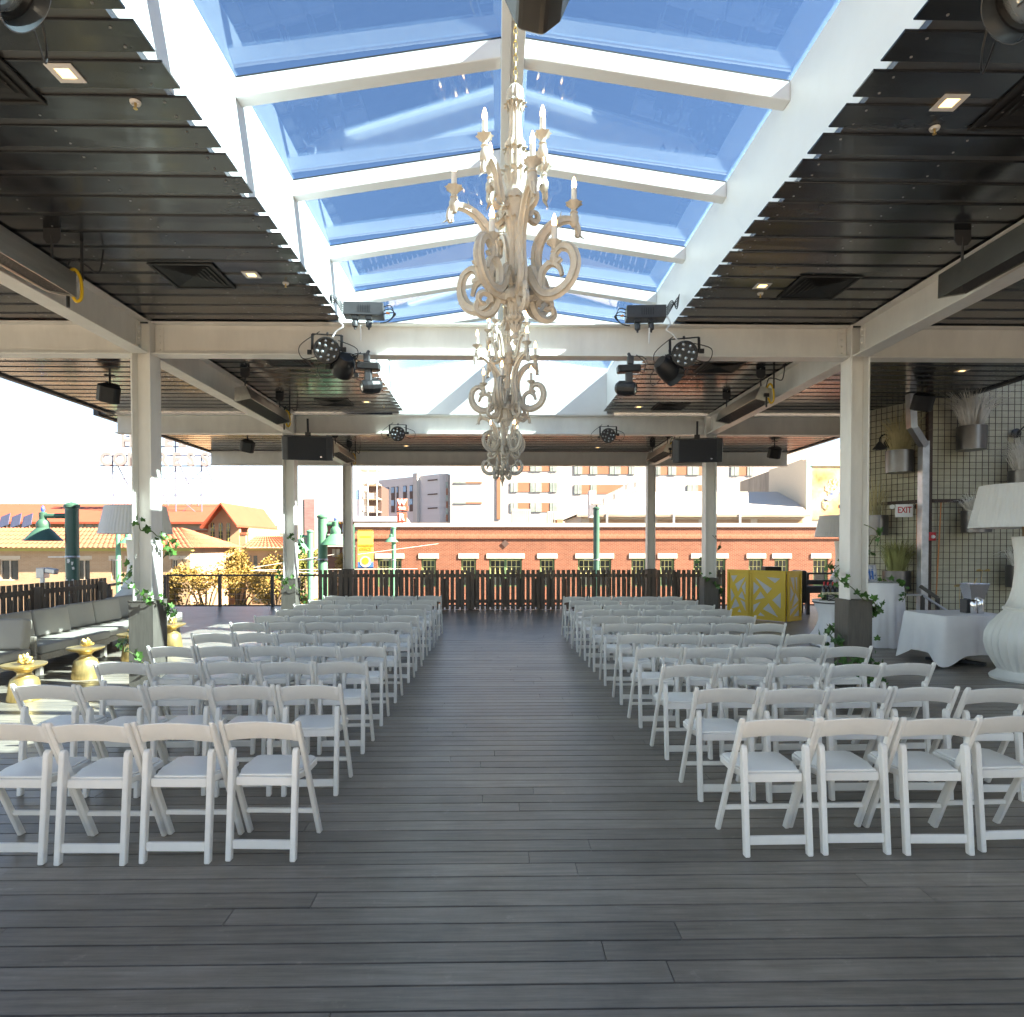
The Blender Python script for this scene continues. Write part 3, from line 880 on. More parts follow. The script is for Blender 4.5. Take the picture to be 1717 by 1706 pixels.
def cup_parts(arm, r, z, big=1.0):
    cup = M()
    cup.lathe([(0.012 * big, -0.045), (0.020 * big, -0.036), (0.013 * big, -0.024), (0.018 * big, -0.010), (0.036 * big, 0.008), (0.041 * big, 0.013), (0.034 * big, 0.010), (0.015 * big, 0.004)],
              24, (r, 0, z), lobes=8, ampf=[0, 0, 0, .05, .11, .14, .12, 0])
    cup.build('candle_cup', CHAND, arm, smooth=True)
    M().lathe([(0.0145, 0.0), (0.0145, 0.082), (0.009, 0.084)], 14, (r, 0, z + 0.005)).build('candle', CANDLE, arm, smooth=True)
    M().lathe([(0.009, 0.0), (0.0135, 0.014), (0.013, 0.028), (0.008, 0.048), (0.0025, 0.062), (0.0001, 0.064)], 12, (r, 0, z + 0.089)).build('bulb', BULB, arm, smooth=True)

def make_chandelier():
    # heights measured from the bottom tip
    t = thing('chandelier', 'x', 'chandelier', (0, 0, 0), 0, 'baroque chandeliers along the aisle')
    prof = [(0.0001, 0.0), (0.010, 0.006), (0.016, 0.020), (0.008, 0.034), (0.020, 0.044), (0.024, 0.052), (0.012, 0.064), (0.030, 0.082), (0.036, 0.100), (0.026, 0.112), (0.046, 0.128), (0.052, 0.140), (0.044, 0.152),
            (0.038, 0.168), (0.046, 0.196), (0.050, 0.204), (0.044, 0.214), (0.066, 0.226), (0.068, 0.262), (0.058, 0.276), (0.040, 0.296), (0.034, 0.36), (0.036, 0.44), (0.040, 0.50), (0.036, 0.53), (0.052, 0.60), (0.058, 0.64),
            (0.050, 0.665), (0.066, 0.70), (0.072, 0.735), (0.060, 0.765), (0.052, 0.79), (0.056, 0.82), (0.062, 0.85), (0.056, 0.90), (0.058, 0.955), (0.050, 0.975), (0.058, 1.0), (0.056, 1.02), (0.046, 1.035), (0.040, 1.06), (0.034, 1.16),
            (0.036, 1.20), (0.050, 1.215), (0.052, 1.228), (0.042, 1.238), (0.048, 1.262), (0.046, 1.285), (0.034, 1.305), (0.016, 1.318), (0.0001, 1.322)]
    prof = [(0.036 + (r - 0.036) * 1.25 if r > 0.02 else r, z) for r, z in prof]
    prof = [(r * (0.74 if 0.28 < z < 0.6 else 0.82), z) for r, z in prof]
    ampf = [0.0 if (z < 0.07 or 0.22 < z < 0.28 or 0.6 < z < 0.8) else 0.085 for r, z in prof]
    M().lathe(prof, 72, lobes=12, ampf=ampf).build('stem', CHAND, t, smooth=True)
    def collar(z, r, n, L, lean, wd):
        mb = M()
        for k in range(n):
            a = 2 * PI * k / n
            d = Vector((math.cos(a), math.sin(a), 0)); sd = Vector((-d.y, d.x, 0))
            p0 = d * r + Vector((0, 0, z)); p1 = d * (r + L * .35) + Vector((0, 0, z + L * .6 * lean)); p2 = d * (r + L) + Vector((0, 0, z + L * .75 * lean)); p3 = d * (r + L * 1.05) + Vector((0, 0, z + L * .35 * lean))
            mb.add([p0 - sd * wd, p0 + sd * wd, p1 + sd * wd * 1.2, p1 - sd * wd * 1.2, p2 + sd * wd * .6, p2 - sd * wd * .6, p3, p0 * .97 - Vector((0, 0, .012)), p1 - d * .006], [(0, 1, 2, 3), (3, 2, 4, 5), (5, 4, 6), (0, 3, 8, 7), (1, 7, 8, 2)])
        mb.build('leaf_collar', CHAND, t)
    for z_, r_, n_, L_, le_, w_ in ((0.105, 0.030, 8, 0.022, 1, 0.009), (0.205, 0.040, 10, 0.026, 1, 0.010), (0.30, 0.030, 8, 0.05, 1, 0.011), (0.61, 0.042, 10, 0.030, 1, 0.012), (0.74, 0.056, 12, 0.026, -1, 0.010), (0.86, 0.048, 10, 0.030, 1, 0.011), (1.0, 0.044, 10, 0.022, -1, 0.010), (1.225, 0.042, 12, 0.018, -1, 0.008)):
        collar(z_, r_, n_, L_, le_, w_)
    bd = M()
    for z_, r_, n_ in ((0.155, 0.038, 18), (0.245, 0.060, 26), (0.70, 0.058, 24), (0.945, 0.050, 20), (1.045, 0.036, 16)):
        for k in range(n_):
            a = 2 * PI * k / n_
            bd.lathe([(0.0001, -0.005), (0.0045, 0.0), (0.0001, 0.005)], 5, (r_ * math.cos(a), r_ * math.sin(a), z_), cap=False)
    tag(bd.build('beading', CHAND, t), kind='stuff')
    # chain to the ridge
    ch = M()
    z = 1.325
    k = 0
    top = 1.325 + 1.22
    while z < top:
        ring = []
        for a in range(13):
            an = 2 * PI * a / 12
            u, v = 0.0105 * math.cos(an), 0.021 * math.sin(an)
            ring.append((u, 0, z + 0.02 + v) if k % 2 else (0, u, z + 0.02 + v))
        ch.tube(ring, 0.0026, 5, cap=False, roll=(0.3, 0.5, 0.2))
        z += 0.034; k += 1
    ch.build('chain', BRASS, t)
    # --- arms: (radius, height) paths
    def arm_obj(kind, ang):
        mb = M()
        if kind == 'upper':
            main = smooth_line([(0.045, 0.72), (0.085, 0.685), (0.105, 0.735), (0.125, 0.83), (0.165, 0.885), (0.200, 0.865), (0.212, 0.82), (0.205, 0.80)], 5)
            mb.tube(rz2(main), taper(len(main), 0.023, 0.020, 0.012), 12, rib=0.24, flat=0.85)
            curl = spiral(0.128, 0.700, 0.045, 0.014, 200, 470)
            mb.tube(rz2(curl), taper(len(curl), 0.016, 0.015, 0.009), 10, rib=0.2)
            mb.lathe([(0.012, -0.02), (0.026, 0.0), (0.026, 0.03), (0.016, 0.05), (0.013, 0.07)], 12, (0.200, 0, 0.865))
            for q, d in (((0.125, 0.84), (0.6, 0.8)), ((0.10, 0.72), (-.2, 1)), ((0.205, 0.80), (0.5, -1)), ((0.17, 0.888), (0.5, 0.8))):
                leaf_spike(mb, (q[0], 0, q[1]), (d[0], 0, d[1]), 0.045, 0.012)
            cr, cz, big = 0.200, 0.965, 1.0
        elif kind == 'mid':
            main = smooth_line([(0.05, 0.235), (0.11, 0.25), (0.135, 0.32), (0.112, 0.43), (0.125, 0.53), (0.185, 0.62), (0.26, 0.665), (0.318, 0.66), (0.338, 0.615), (0.330, 0.585)], 5)
            mb.tube(rz2(main), taper(len(main), 0.026, 0.0235, 0.012), 12, rib=0.24, flat=0.85)
            curl = spiral(0.165, 0.215, 0.048, 0.014, 190, -120)
            mb.tube(rz2(curl), taper(len(curl), 0.016, 0.015, 0.010), 10, rib=0.2)
            low = smooth_line([(0.115, 0.33), (0.09, 0.24), (0.115, 0.165), (0.165, 0.14), (0.205, 0.165), (0.196, 0.205), (0.17, 0.20)], 5)
            mb.tube(rz2(low), taper(len(low), 0.018, 0.017, 0.010), 10, rib=0.2)
            mb.lathe([(0.012, -0.03), (0.024, -0.01), (0.026, 0.02), (0.016, 0.04), (0.013, 0.055)], 12, (0.315, 0, 0.665))
            for q, d in (((0.118, 0.45), (-1, 0.3)), ((0.19, 0.63), (0.2, -1)), ((0.335, 0.60), (0.7, -0.8)), ((0.24, 0.66), (0.4, 0.8)), ((0.135, 0.33), (1, 0.3))):
                leaf_spike(mb, (q[0], 0, q[1]), (d[0], 0, d[1]), 0.05, 0.013)
            cr, cz, big = 0.315, 0.745, 1.05
        else:
            main = smooth_line([(0.05, 0.30), (0.085, 0.36), (0.115, 0.295), (0.165, 0.232), (0.235, 0.222), (0.305, 0.262), (0.338, 0.34), (0.318, 0.415), (0.262, 0.440), (0.225, 0.405), (0.243, 0.375), (0.262, 0.385)], 5)
            mb.tube(rz2(main), taper(len(main), 0.025, 0.025, 0.011), 12, rib=0.24, flat=0.85)
            arch = smooth_line([(0.15, 0.255), (0.155, 0.335), (0.20, 0.372), (0.245, 0.35), (0.265, 0.30)], 5)
            mb.tube(rz2(arch), taper(len(arch), 0.016, 0.017, 0.010), 10, rib=0.2)
            mb.lathe([(0.010, -0.035), (0.020, -0.01), (0.022, 0.015), (0.013, 0.035)], 12, (0.222, 0, 0.388))
            for q, d in (((0.23, 0.22), (0.4, -1)), ((0.165, 0.24), (-0.4, -1)), ((0.32, 0.28), (0.9, -0.5)), ((0.20, 0.37), (-0.3, 1)), ((0.14, 0.30), (1, 0.6))):
                leaf_spike(mb, (q[0], 0, q[1]), (d[0], 0, d[1]), 0.045, 0.012)
            cr, cz, big = 0.222, 0.460, 0.95
        o = mb.build('arm', CHAND, t, smooth=True, rot=(0, 0, R_(ang)))
        cup_parts(o, cr, cz, big)
        return o
    for kind, a0 in (('upper', 32), ('mid', 5), ('lower', 50)):
        first = None
        for k in range(4):
            if first is None:
                first = arm_obj(kind, a0)
            else:
                dup(first, (0, 0, 0), R_(a0 + 90 * k), parent=t)
    return t
ch0 = make_chandelier()
CHY = (3.43, 6.13, 8.83, 11.53)
for k, y in enumerate(CHY):
    lab = ['white carved baroque chandelier hanging nearest, below the skylight', 'second nearest white carved chandelier in the row over the aisle',
           'third nearest white carved chandelier, overlapping the one behind it', 'farthest and smallest-looking white carved chandelier over the aisle'][k]
    loc = (0.095, y, 2.765)
    if k == 0:
        ch0.location = loc; ch0['label'] = lab; ch0.rotation_euler.z = R_(8)
    else:
        dup(ch0, loc, R_((8, 27, -12, 40)[k]), lab)

# ================================================================== CEILING FIXTURES
def downlight():
    t = thing('downlight', 'x', 'ceiling light', (0, 0, 0), 0, 'square recessed ceiling lights')
    mb = M(); a, b = 0.075, 0.042
    for x0, x1, y0, y1 in ((-a, a, -a, -b), (-a, a, b, a), (-a, -b, -b, b), (b, a, -b, b)):
        mb.box(x0, x1, y0, y1, -0.006, 0.0)
    mb.build('trim', TRIM, t)
    M().box(-b, b, -b, b, 0.0005, 0.0025).build('lens', GLOW, t)
    return t
dl0 = downlight(); first = True
for x, y, lab in ((-2.42, 3.84, 'lit square downlight nearest, left of the skylight'), (-2.40, 6.63, 'lit square downlight beside the left vent, second from the viewer'),
                  (2.71, 4.0, 'lit square downlight nearest, right of the skylight'), (2.71, 6.82, 'lit square downlight beside the right vent, second from the viewer'),
                  (-2.40, 12.4, 'small square downlight left of the white gable end'), (2.71, 12.75, 'small square downlight right of the white gable end'),
                  (-2.40, 17.8, 'tiny square downlight in the far bay, left'), (2.72, 18.0, 'tiny square downlight in the far bay, right'),
                  (7.05, 10.05, 'square downlight above the mesh wall in the right outer bay'), (-6.5, 9.5, 'square downlight in the bright left outer bay')):
    if first: dl0.location = (x, y, CZ - 0.003); dl0['label'] = lab; first = False
    else: dup(dl0, (x, y, CZ - 0.003), 0, lab)

def vent():
    t = thing('air_vent', 'x', 'vent', (0, 0, 0), 0, 'square black air diffusers')
    h = 0.305
    fr = M()
    for x0, x1, y0, y1 in ((-h, h, -h, -h + .03), (-h, h, h - .03, h), (-h, -h + .03, -h + .03, h - .03), (h - .03, h, -h + .03, h - .03)):
        fr.box(x0, x1, y0, y1, -0.014, 0.0)
    fr.build('frame', VENT, t, bevel=0.002)
    M().box(-h + .03, h - .03, -h + .03, h - .03, -0.001, 0.0005).build('throat', RUBBER, t)
    for k in range(5):
        q = h - 0.065 - k * 0.046
        if q < 0.03: break
        lv = M()
        a, b = q, q - 0.028
        vs = []
        for r, z in ((a, -0.013), (b, -0.003)):
            vs += [(-r, -r, z), (r, -r, z), (r, r, z), (-r, r, z)]
        lv.add(vs, [(0, 1, 5, 4), (1, 2, 6, 5), (2, 3, 7, 6), (3, 0, 4, 7)])
        lv.build('louvre', VENT, t)
    return t
v0 = vent(); first = True
for x, y, lab in ((-3.0, 3.80, 'black square air vent cut by the left edge of the picture'), (-2.98, 6.67, 'black square air vent beside the second downlight on the left'),
                  (3.30, 3.95, 'black square air vent cut by the right edge of the picture'), (3.30, 6.85, 'black square air vent beside the second downlight on the right'),
                  (-3.0, 9.65, 'black air vent behind the nearest cross beam, left'), (-3.0, 12.45, 'black air vent before the second cross beam, left'),
                  (3.30, 9.9, 'black air vent behind the nearest cross beam, right'), (3.30, 12.7, 'black air vent before the second cross beam, right')):
    if first: v0.location = (x, y, CZ - 0.003); v0['label'] = lab; first = False
    else: dup(v0, (x, y, CZ - 0.003), 0, lab)

def sprinkler():
    t = thing('sprinkler', 'x', 'sprinkler', (0, 0, 0), 0, 'ceiling sprinkler heads')
    M().lathe([(0.032, 0.0), (0.032, -0.005), (0.027, -0.016), (0.021, -0.016), (0.019, -0.004)], 20).build('escutcheon', TRIM, t, smooth=True)
    M().lathe([(0.007, -0.004), (0.007, -0.026), (0.004, -0.036), (0.013, -0.040), (0.013, -0.043), (0.0001, -0.043)], 10).build('head', BRASS, t, smooth=True)
    return t
s0 = sprinkler(); first = True
for x, y, lab in ((-2.16, 4.08, 'white ringed sprinkler head nearest, left ceiling'), (-2.13, 6.83, 'sprinkler head beyond the left downlight'),
                  (2.78, 4.24, 'white ringed sprinkler head nearest, right ceiling'), (2.77, 7.02, 'sprinkler head beyond the right downlight'), (-2.13, 12.7, 'sprinkler head near the gable end, left')):
    if first: s0.location = (x, y, CZ - 0.003); s0['label'] = lab; first = False
    else: dup(s0, (x, y, CZ - 0.003), 0, lab)

# ---- long infrared heaters on drop rods
def heater(label, x, ya, yb, tilt, hose_at, dark=False):
    t = thing('patio_heater', label, 'heater', (x, (ya + yb) / 2, 4.0), 0, 'infrared heaters hung along the beams')
    L = (yb - ya) / 2
    rot = Euler((0, R_(tilt), 0)).to_matrix()
    def q(px, pz): v = rot @ Vector((px, 0, pz)); return (v.x, v.z)
    a, b, h, g = 0.085, 0.125, 0.10, 0.006
    sh = M()
    sh.prism([q(-a, h), q(a, h), q(b, -h), q(b - g, -h), q(a - g, h - g), q(-a + g, h - g), q(-b + g, -h), q(-b, -h)], -L, L, 'y')
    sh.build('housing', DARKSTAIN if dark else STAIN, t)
    for y in (-L - 0.004, L):
        en = M(); en.prism([q(-a, h), q(a, h), q(b, -h), q(-b, -h)], y, y + 0.004, 'y')
        en.build('end_plate', STAIN, t)
    gr = M()
    for k in range(int(2 * L / 0.03)):
        y = -L + 0.02 + k * 0.03
        p0, p1 = q(-b + .01, -h + .012), q(b - .01, -h + .012)
        gr.bar((p0[0], y, p0[1]), (p1[0], y, p1[1]), 0.005)
    tag(gr.build('grille', BLACK2, t), kind='stuff')
    p0, p1 = q(-a + .01, h - .03), q(a - .01, h - .03)
    M().add([(p0[0], -L + .01, p0[1]), (p1[0], -L + .01, p1[1]), (p1[0], L - .01, p1[1]), (p0[0], L - .01, p0[1])], [(0, 1, 2, 3)]).build('reflector', STAIN, t)
    for y in (-L + 0.15, L - 0.15):
        rod = M(); rod.tube([(0, y, 0.10), (0, y, CZ - 4.0 - 0.06)], 0.011, 8)
        rod.build('drop_rod', BLACK2, t, smooth=True)
        br = M(); br.prism([(-0.07, CZ - 4.0 - 0.002), (0.07, CZ - 4.0 - 0.002), (0.07, CZ - 4.0 - 0.09), (0.04, CZ - 4.0 - 0.13), (-0.04, CZ - 4.0 - 0.13), (-0.07, CZ - 4.0 - 0.09)], y - 0.006, y + 0.006, 'y')
        br.build('bracket', BLACK2, t)
    yh = L * hose_at
    s = 1 if hose_at > 0 else -1
    hs = smooth_line([(0.03, yh + s * 0.01, 0.09), (0.06, yh + s * 0.05, 0.14), (0.10, yh + s * 0.07, 0.06), (0.11, yh + s * 0.06, -0.10), (0.08, yh + s * 0.03, -0.14), (0.05, yh + s * 0.01, -0.06)], 6)
    M().tube(hs, 0.014, 8).build('gas_hose', YELLOW, t, smooth=True)
    va = M(); va.tube([(0.02, yh + s * 0.02, 0.0), (0.02, yh + s * 0.02, -0.20)], 0.014, 8); va.obox((0.02, yh + s * 0.02, -0.02), (0.07, 0.035, 0.05))
    va.build('valve', BLACK, t)
    el = M(); el.tube(smooth_line([(0.02, yh, 0.1), (0.05, yh + s * 0.03, 0.22), (0.12, yh + s * 0.1, 0.20), (0.18, yh + s * 0.2, 0.17), (0.2, yh + s * 0.24, CZ - 4.0 - 0.01)], 6), 0.008, 6)
    el.tube([(0.10, yh + s * 0.09, 0.06), (0.10, yh + s * 0.09, CZ - 4.0)], 0.013, 8)
    el.build('cable', BLACK, t)
heater('stainless heater with yellow hose, nearest on the left', -3.72, 4.15, 5.85, 10, 1)
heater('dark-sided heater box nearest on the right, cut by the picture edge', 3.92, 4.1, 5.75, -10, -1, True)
heater('stainless heater between the nearest and second left columns', -3.78, 10.0, 11.9, -12, 1)
heater('stainless heater with yellow hose between the nearest and second right columns', 3.98, 9.9, 11.7, 12, -1)
heater('small heater in the far left bay behind the loudspeaker', -3.78, 15.6, 17.4, -12, 1)
heater('small heater in the far right bay behind the loudspeaker', 3.98, 15.4, 17.2, 12, -1)

# ---- big loudspeakers
def loudspeaker(label, loc, rz, rx):
    t = thing('loudspeaker', label, 'speaker', loc, 0)
    rot = Euler((R_(rx), 0, R_(rz))).to_matrix()
    def T(p): return rot @ Vector(p)
    w_, h_ = 0.46, 0.22
    pl = [(-w_, -0.16), (-w_ + .10, -0.22), (w_ - .10, -0.22), (w_, -0.16), (w_ - .06, 0.20), (-w_ + .06, 0.20)]
    mb = M(); mb.prism(pl, -h_, h_, 'z')
    mb.v = [tuple(T(v)) for v in mb.v]
    mb.build('cabinet', BLACK2, t, bevel=0.01)
    g = M(); g.box(-w_ + .115, w_ - .115, -0.230, -0.2215, -h_ + .015, h_ - .015)
    g.v = [tuple(T(v)) for v in g.v]
    g.build('grille', GRILLE, t, bevel=0.003)
    b = M(); b.obox((0.25, -0.2325, -0.15), (0.035, 0.004, 0.02)); b.v = [tuple(T(v)) for v in b.v]
    b.build('badge', CHROME, t)
    k = M(); k.obox((0, 0.0, h_ + .035), (0.10, 0.05, 0.07)); k.tube([(0, 0, h_ + .05), (0, 0, h_ + .32)], 0.02, 8)
    for s in (-1, 1):
        k.obox((s * (w_ - .005), 0.02, 0.0), (0.02, 0.06, 0.36))
    k.v = [tuple(T(v)) for v in k.v]
    k.build('bracket', BLACK, t)
p = P(517, 751, 12.75); loudspeaker('large black loudspeaker slung by the second left column', p, 10, 12)
p = P(1168, 755, 12.75); loudspeaker('large black loudspeaker slung by the second right column', p, -10, 12)

# ---- small black ceiling speakers
def small_speaker(label, loc, rz):
    t = thing('ceiling_speaker', label, 'speaker', loc, R_(rz), 'small black speakers under the outer ceilings')
    mb = M()
    pl = [(-0.17, -0.10), (-0.10, -0.16), (0.10, -0.16), (0.17, -0.10), (0.09, 0.14), (-0.09, 0.14)]
    mb.prism(pl, -0.13, 0.13, 'z')
    rot = Euler((R_(24), R_(10), 0)).to_matrix()
    mb.v = [tuple(rot @ Vector(v) + Vector((0, 0, -0.26))) for v in mb.v]
    mb.build('cabinet', BLACK, t, bevel=0.015)
    k = M(); k.box(-0.07, 0.07, -0.05, 0.05, -0.012, 0.0); k.tube([(0, 0, 0), (0, 0, -0.16)], 0.016, 8)
    k.build('bracket', BLACK, t)
small_speaker('small black speaker under the bright left ceiling, left of the nearest column', (-6.05, 10.6, CZ - .002), 20)
small_speaker('small black speaker under the left ceiling of the far bay', (-5.95, 16.1, CZ - .002), 20)
small_speaker('small black speaker in the dark right outer ceiling', (7.05, 11.0, CZ - .002), -20)
small_speaker('small black speaker under the right ceiling of the far bay', (7.1, 17.0, CZ - .002), -20)
for k in range(3):
    t = thing('flood_light', 'round exterior flood lamp, %s of three at the far roof corner' % ['first', 'second', 'third'][k], 'lamp', (6.1 + 0.30 * k, REND + 0.05, CZ - 0.1), 0, 'three lamps at the far roof corner')
    M().lathe([(0.07, -0.12), (0.09, -0.02), (0.07, 0.05), (0.02, 0.09)], 14, (0, -0.10, 0.0)).build('head', BLACK2, t, smooth=True)
    M().box(-0.02, 0.02, -0.1, 0.0, 0.05, 0.1).build('bracket', BLACK2, t)

# ---- stage lights
def aim(yaw, pitch):
    """matrix taking +z to the beam direction; yaw 0 pitch 0 points at the viewer (-y)"""
    d = Vector((math.sin(R_(yaw)) * math.cos(R_(pitch)), -math.cos(R_(yaw)) * math.cos(R_(pitch)), math.sin(R_(pitch))))
    return d.to_track_quat('Z', 'Y').to_matrix()
def par_can(label, loc, yaw, pitch, r=0.15, leds=True, hang=0.06, cable=None, rim=False):
    t = thing('stage_light', label, 'stage light', loc, 0, 'stage lights on the beams')
    mt = aim(yaw, pitch)
    mb = M(); mb.lathe([(r * .62, -0.20), (r * .86, -0.15), (r * .97, -0.05), (r, 0.02), (r * .96, 0.035), (r * .86, 0.036), (r * .85, 0.012), (0.0001, 0.012)], 28, mt=mt)
    mb.build('body', BLACK, t, smooth=True)
    fn = M()
    for k in range(9):
        a = R_(20 + k * 17.5)
        c = mt @ Vector((r * .93 * math.cos(a), r * .93 * math.sin(a), -0.10))
        rt = mt @ Matrix.Rotation(a, 3, 'Z')
        fn.obox(c, (0.03, 0.007, 0.12), rt)
    tag(fn.build('cooling_fins', BLACK, t), kind='stuff')
    if leds:
        pts = []
        for ring, nn in ((0.36, 4), (0.72, 8)):
            for k in range(nn):
                a = 2 * PI * k / nn + (0.3 if nn == 4 else 0.1)
                pts.append((ring * r * math.cos(a), ring * r * math.sin(a)))
        for (u, v) in pts:
            l = M(); l.lathe([(r * .135, 0.0), (r * .12, 0.010), (r * .07, 0.016), (0.0001, 0.018)], 10, mt @ Vector((u, v, 0.0125)), mt=mt)
            l.build('lens', LENS, t, smooth=True)
    if rim:
        M().lathe([(r * 1.03, 0.03), (r * 1.03, 0.10), (r * 0.99, 0.10), (r * 0.99, 0.03)], 28, mt=mt, cap=False).build('hood', LENSRIM, t, smooth=True)
        M().lathe([(r * .84, 0.014), (r * .5, 0.03), (0.0001, 0.036)], 20, mt=mt).build('lens', LENS, t, smooth=True)
    yk = M()
    side = mt @ Vector((1, 0, 0)); side.z = 0; side.normalize()
    for s in (-1, 1):
        yk.bar(side * (s * (r + .012)) + Vector((0, 0, 0)), side * (s * (r + .012)) + Vector((0, 0.02, r + hang * .6)), 0.03, 0.006)
    yk.bar(side * (r + .015) + Vector((0, .02, r + hang * .6)), -side * (r + .015) + Vector((0, .02, r + hang * .6)), 0.03, 0.008)
    yk.tube([(0, 0.02, r + hang * .6), (0, 0.04, r + hang)], 0.015, 8)
    yk.build('yoke', BLACK, t)
    M().obox(side * (r + .04) + Vector((0, 0, 0.02)), (0.05, 0.02, 0.05)).build('knob', BLACK, t)
    M().obox(-side * (r + .04) + Vector((0, 0, -0.03)), (0.05, 0.02, 0.05)).build('knob', BLACK, t)
    cb = M()
    for s, hgt in ((-1, .15), (1, .06)):
        cb.tube(smooth_line([side * (s * r * .8) + Vector((0, .12, -.03)), side * (s * (r + .14)) + Vector((0, .10, -.08)), side * (s * (r + .17)) + Vector((0, .08, .06)), side * (s * r * .7) + Vector((0, .10, hgt + r * .6))], 5), 0.0055, 5)
    cb.build('cable', BLACK, t)
    return t
par_can('round LED stage light with twelve lenses on the nearest beam, left', P(548, 588, 7.72), 10, -8)
par_can('round LED stage light with twelve lenses on the nearest beam, right', P(1148, 594, 7.72), -16, -6)
par_can('small-looking LED stage light on the second beam, left', P(667, 728, 13.3), 4, -6)
par_can('small-looking LED stage light on the second beam, right', P(1020, 731, 13.3), -4, -6)
par_can('black can light hung under the left LED light', P(574, 622, 7.9), -150, -38, 0.13, False, 0.14)
par_can('black can light hung under the right LED light', P(1124, 624, 7.9), 120, -28, 0.13, False, 0.14, rim=True)
par_can('black spotlight with glass lens at the upper left corner', P(8, -28, 2.95), 105, -38, 0.135, False, 0.16, rim=True)
par_can('black spotlight with glass lens at the upper right corner', P(1722, -6, 2.95), -105, -38, 0.135, False, 0.16, rim=True)

def scanner(label, loc, s):
    t = thing('moving_head', label, 'stage light', loc, 0, 'black moving heads on the beams')
    b = M(); b.obox((0, 0, 0.02), (0.27, 0.12, 0.085), Euler((0, R_(3 * s), 0)).to_matrix()); b.build('base', BLACK, t, bevel=0.012)
    c = M(); c.obox((s * -0.02, 0, 0.12), (0.07, 0.07, 0.10)); c.tube([(s * -.02, 0, .16), (s * .0, 0.02, .21)], 0.02, 8); c.build('clamp', BLACK2, t, bevel=0.006)
    a = M(); a.obox((0, -0.02, -0.10), (0.085, 0.05, 0.17)); a.build('arm', BLACK2, t, bevel=0.012)
    h = M()
    mt = aim(-62 * s, -10)
    h.lathe([(0.05, -0.13), (0.085, -0.09), (0.092, 0.0), (0.085, 0.06), (0.07, 0.11), (0.066, 0.115), (0.0001, 0.10)], 12, (0.0 + 0.02 * s, 0.03, -0.20), mt=mt)
    h.build('head', BLACK, t, bevel=0.004)
    M().lathe([(0.06, 0.104), (0.03, 0.116), (0.0001, 0.12)], 14, (0.02 * s, 0.03, -0.20), mt=mt).build('lens', LENS, t, smooth=True)
    w_ = M()
    w_.tube(smooth_line([(0.13 * -s, 0, 0.04), (0.22 * -s, 0, 0.08), (0.17 * -s, 0.02, 0.17), (-0.03 * s, 0.02, 0.17)], 6), 0.006, 5)
    w_.tube(smooth_line([(0.12 * -s, 0.03, 0.02), (0.18 * -s, 0.03, -0.01), (0.2 * -s, 0.03, 0.10), (0.1 * -s, 0.05, 0.2)], 6), 0.006, 5)
    w_.build('cable', BLACK, t)
scanner('black moving-head light hanging from the nearest beam, left of the chandeliers', P(618, 618, 7.85), 1)
scanner('black moving-head light hanging from the nearest beam, right of the chandeliers', P(1054, 622, 7.85), -1)

def dimmer(label, loc, s):
    t = thing('dimmer_box', label, 'dimmer box', loc, R_(4 * s), 'dimmer boxes on the nearest beam')
    M().box(-0.23, 0.23, -0.06, 0.14, -0.075, 0.075).build('case', BLACK2, t, bevel=0.006)
    lv = M()
    for k in range(6): lv.box(-0.06 + k * .026, -0.05 + k * .026, -0.0655, -0.0602, -0.04, 0.04)
    tag(lv.build('louvres', GRILLE, t), kind='stuff')
    for x in (-0.10, 0.06):
        sk_ = M(); sk_.box(x - .035, x + .035, -0.05, 0.03, -0.125, -0.076)
        sk_.build('socket', BLACK, t, bevel=0.004)
        pl = M(); pl.lathe([(0.012, -0.235), (0.012, -0.215), (0.032, -0.20), (0.034, -0.15), (0.02, -0.127)], 12, (x, -0.02, 0))
        pl.build('plug', BLACK2, t, smooth=True)
    c = M()
    for k in range(5):
        e = 0.24 * -s
        c.tube(smooth_line([(e, 0, -.05 + .025 * k), (e * 1.25, -.02, .05 + .02 * k), (e * 1.5, 0, .16 - .03 * k), (e * (1.62 + .02 * k), .10, .20 + .012 * k)], 6), 0.006, 5)
    for k in range(3):
        e = 0.23 * s
        c.tube(smooth_line([(e, 0, .04 - .04 * k), (e * 1.35, -.02, .05 - .04 * k), (e * (1.5 + .05 * k), 0, -.04), (e * 1.2, .02, -.12), (e * .8, .02, -.14)], 6), 0.006, 5)
    c.build('cable', BLACK, t)
    M().tube([(0.26 * s, -.01, -.03), (0.30 * s, -.01, -.035)], 0.013, 8).build('connector', ORANGE, t)
    w_ = M()
    w_.tube(smooth_line([(-.24 * s, -.03, -.05), (-.27 * s, -.08, -.16), (-.22 * s, -.13, -.24), (-.30 * s, -.12, -.30), (-.34 * s, -.12, -.36)], 6), 0.010, 6)
    w_.tube([(-.02 * s, -.13, -.22), (-.02 * s, -.13, -.40)], 0.009, 6)
    w_.build('white_cable', CABLEW, t, smooth=True)
dimmer('dark dimmer box with loose cables on the nearest beam, left', P(610, 520, 7.88), 1)
dimmer('dark dimmer box with loose cables on the nearest beam, right', P(1083, 525, 7.88), -1)

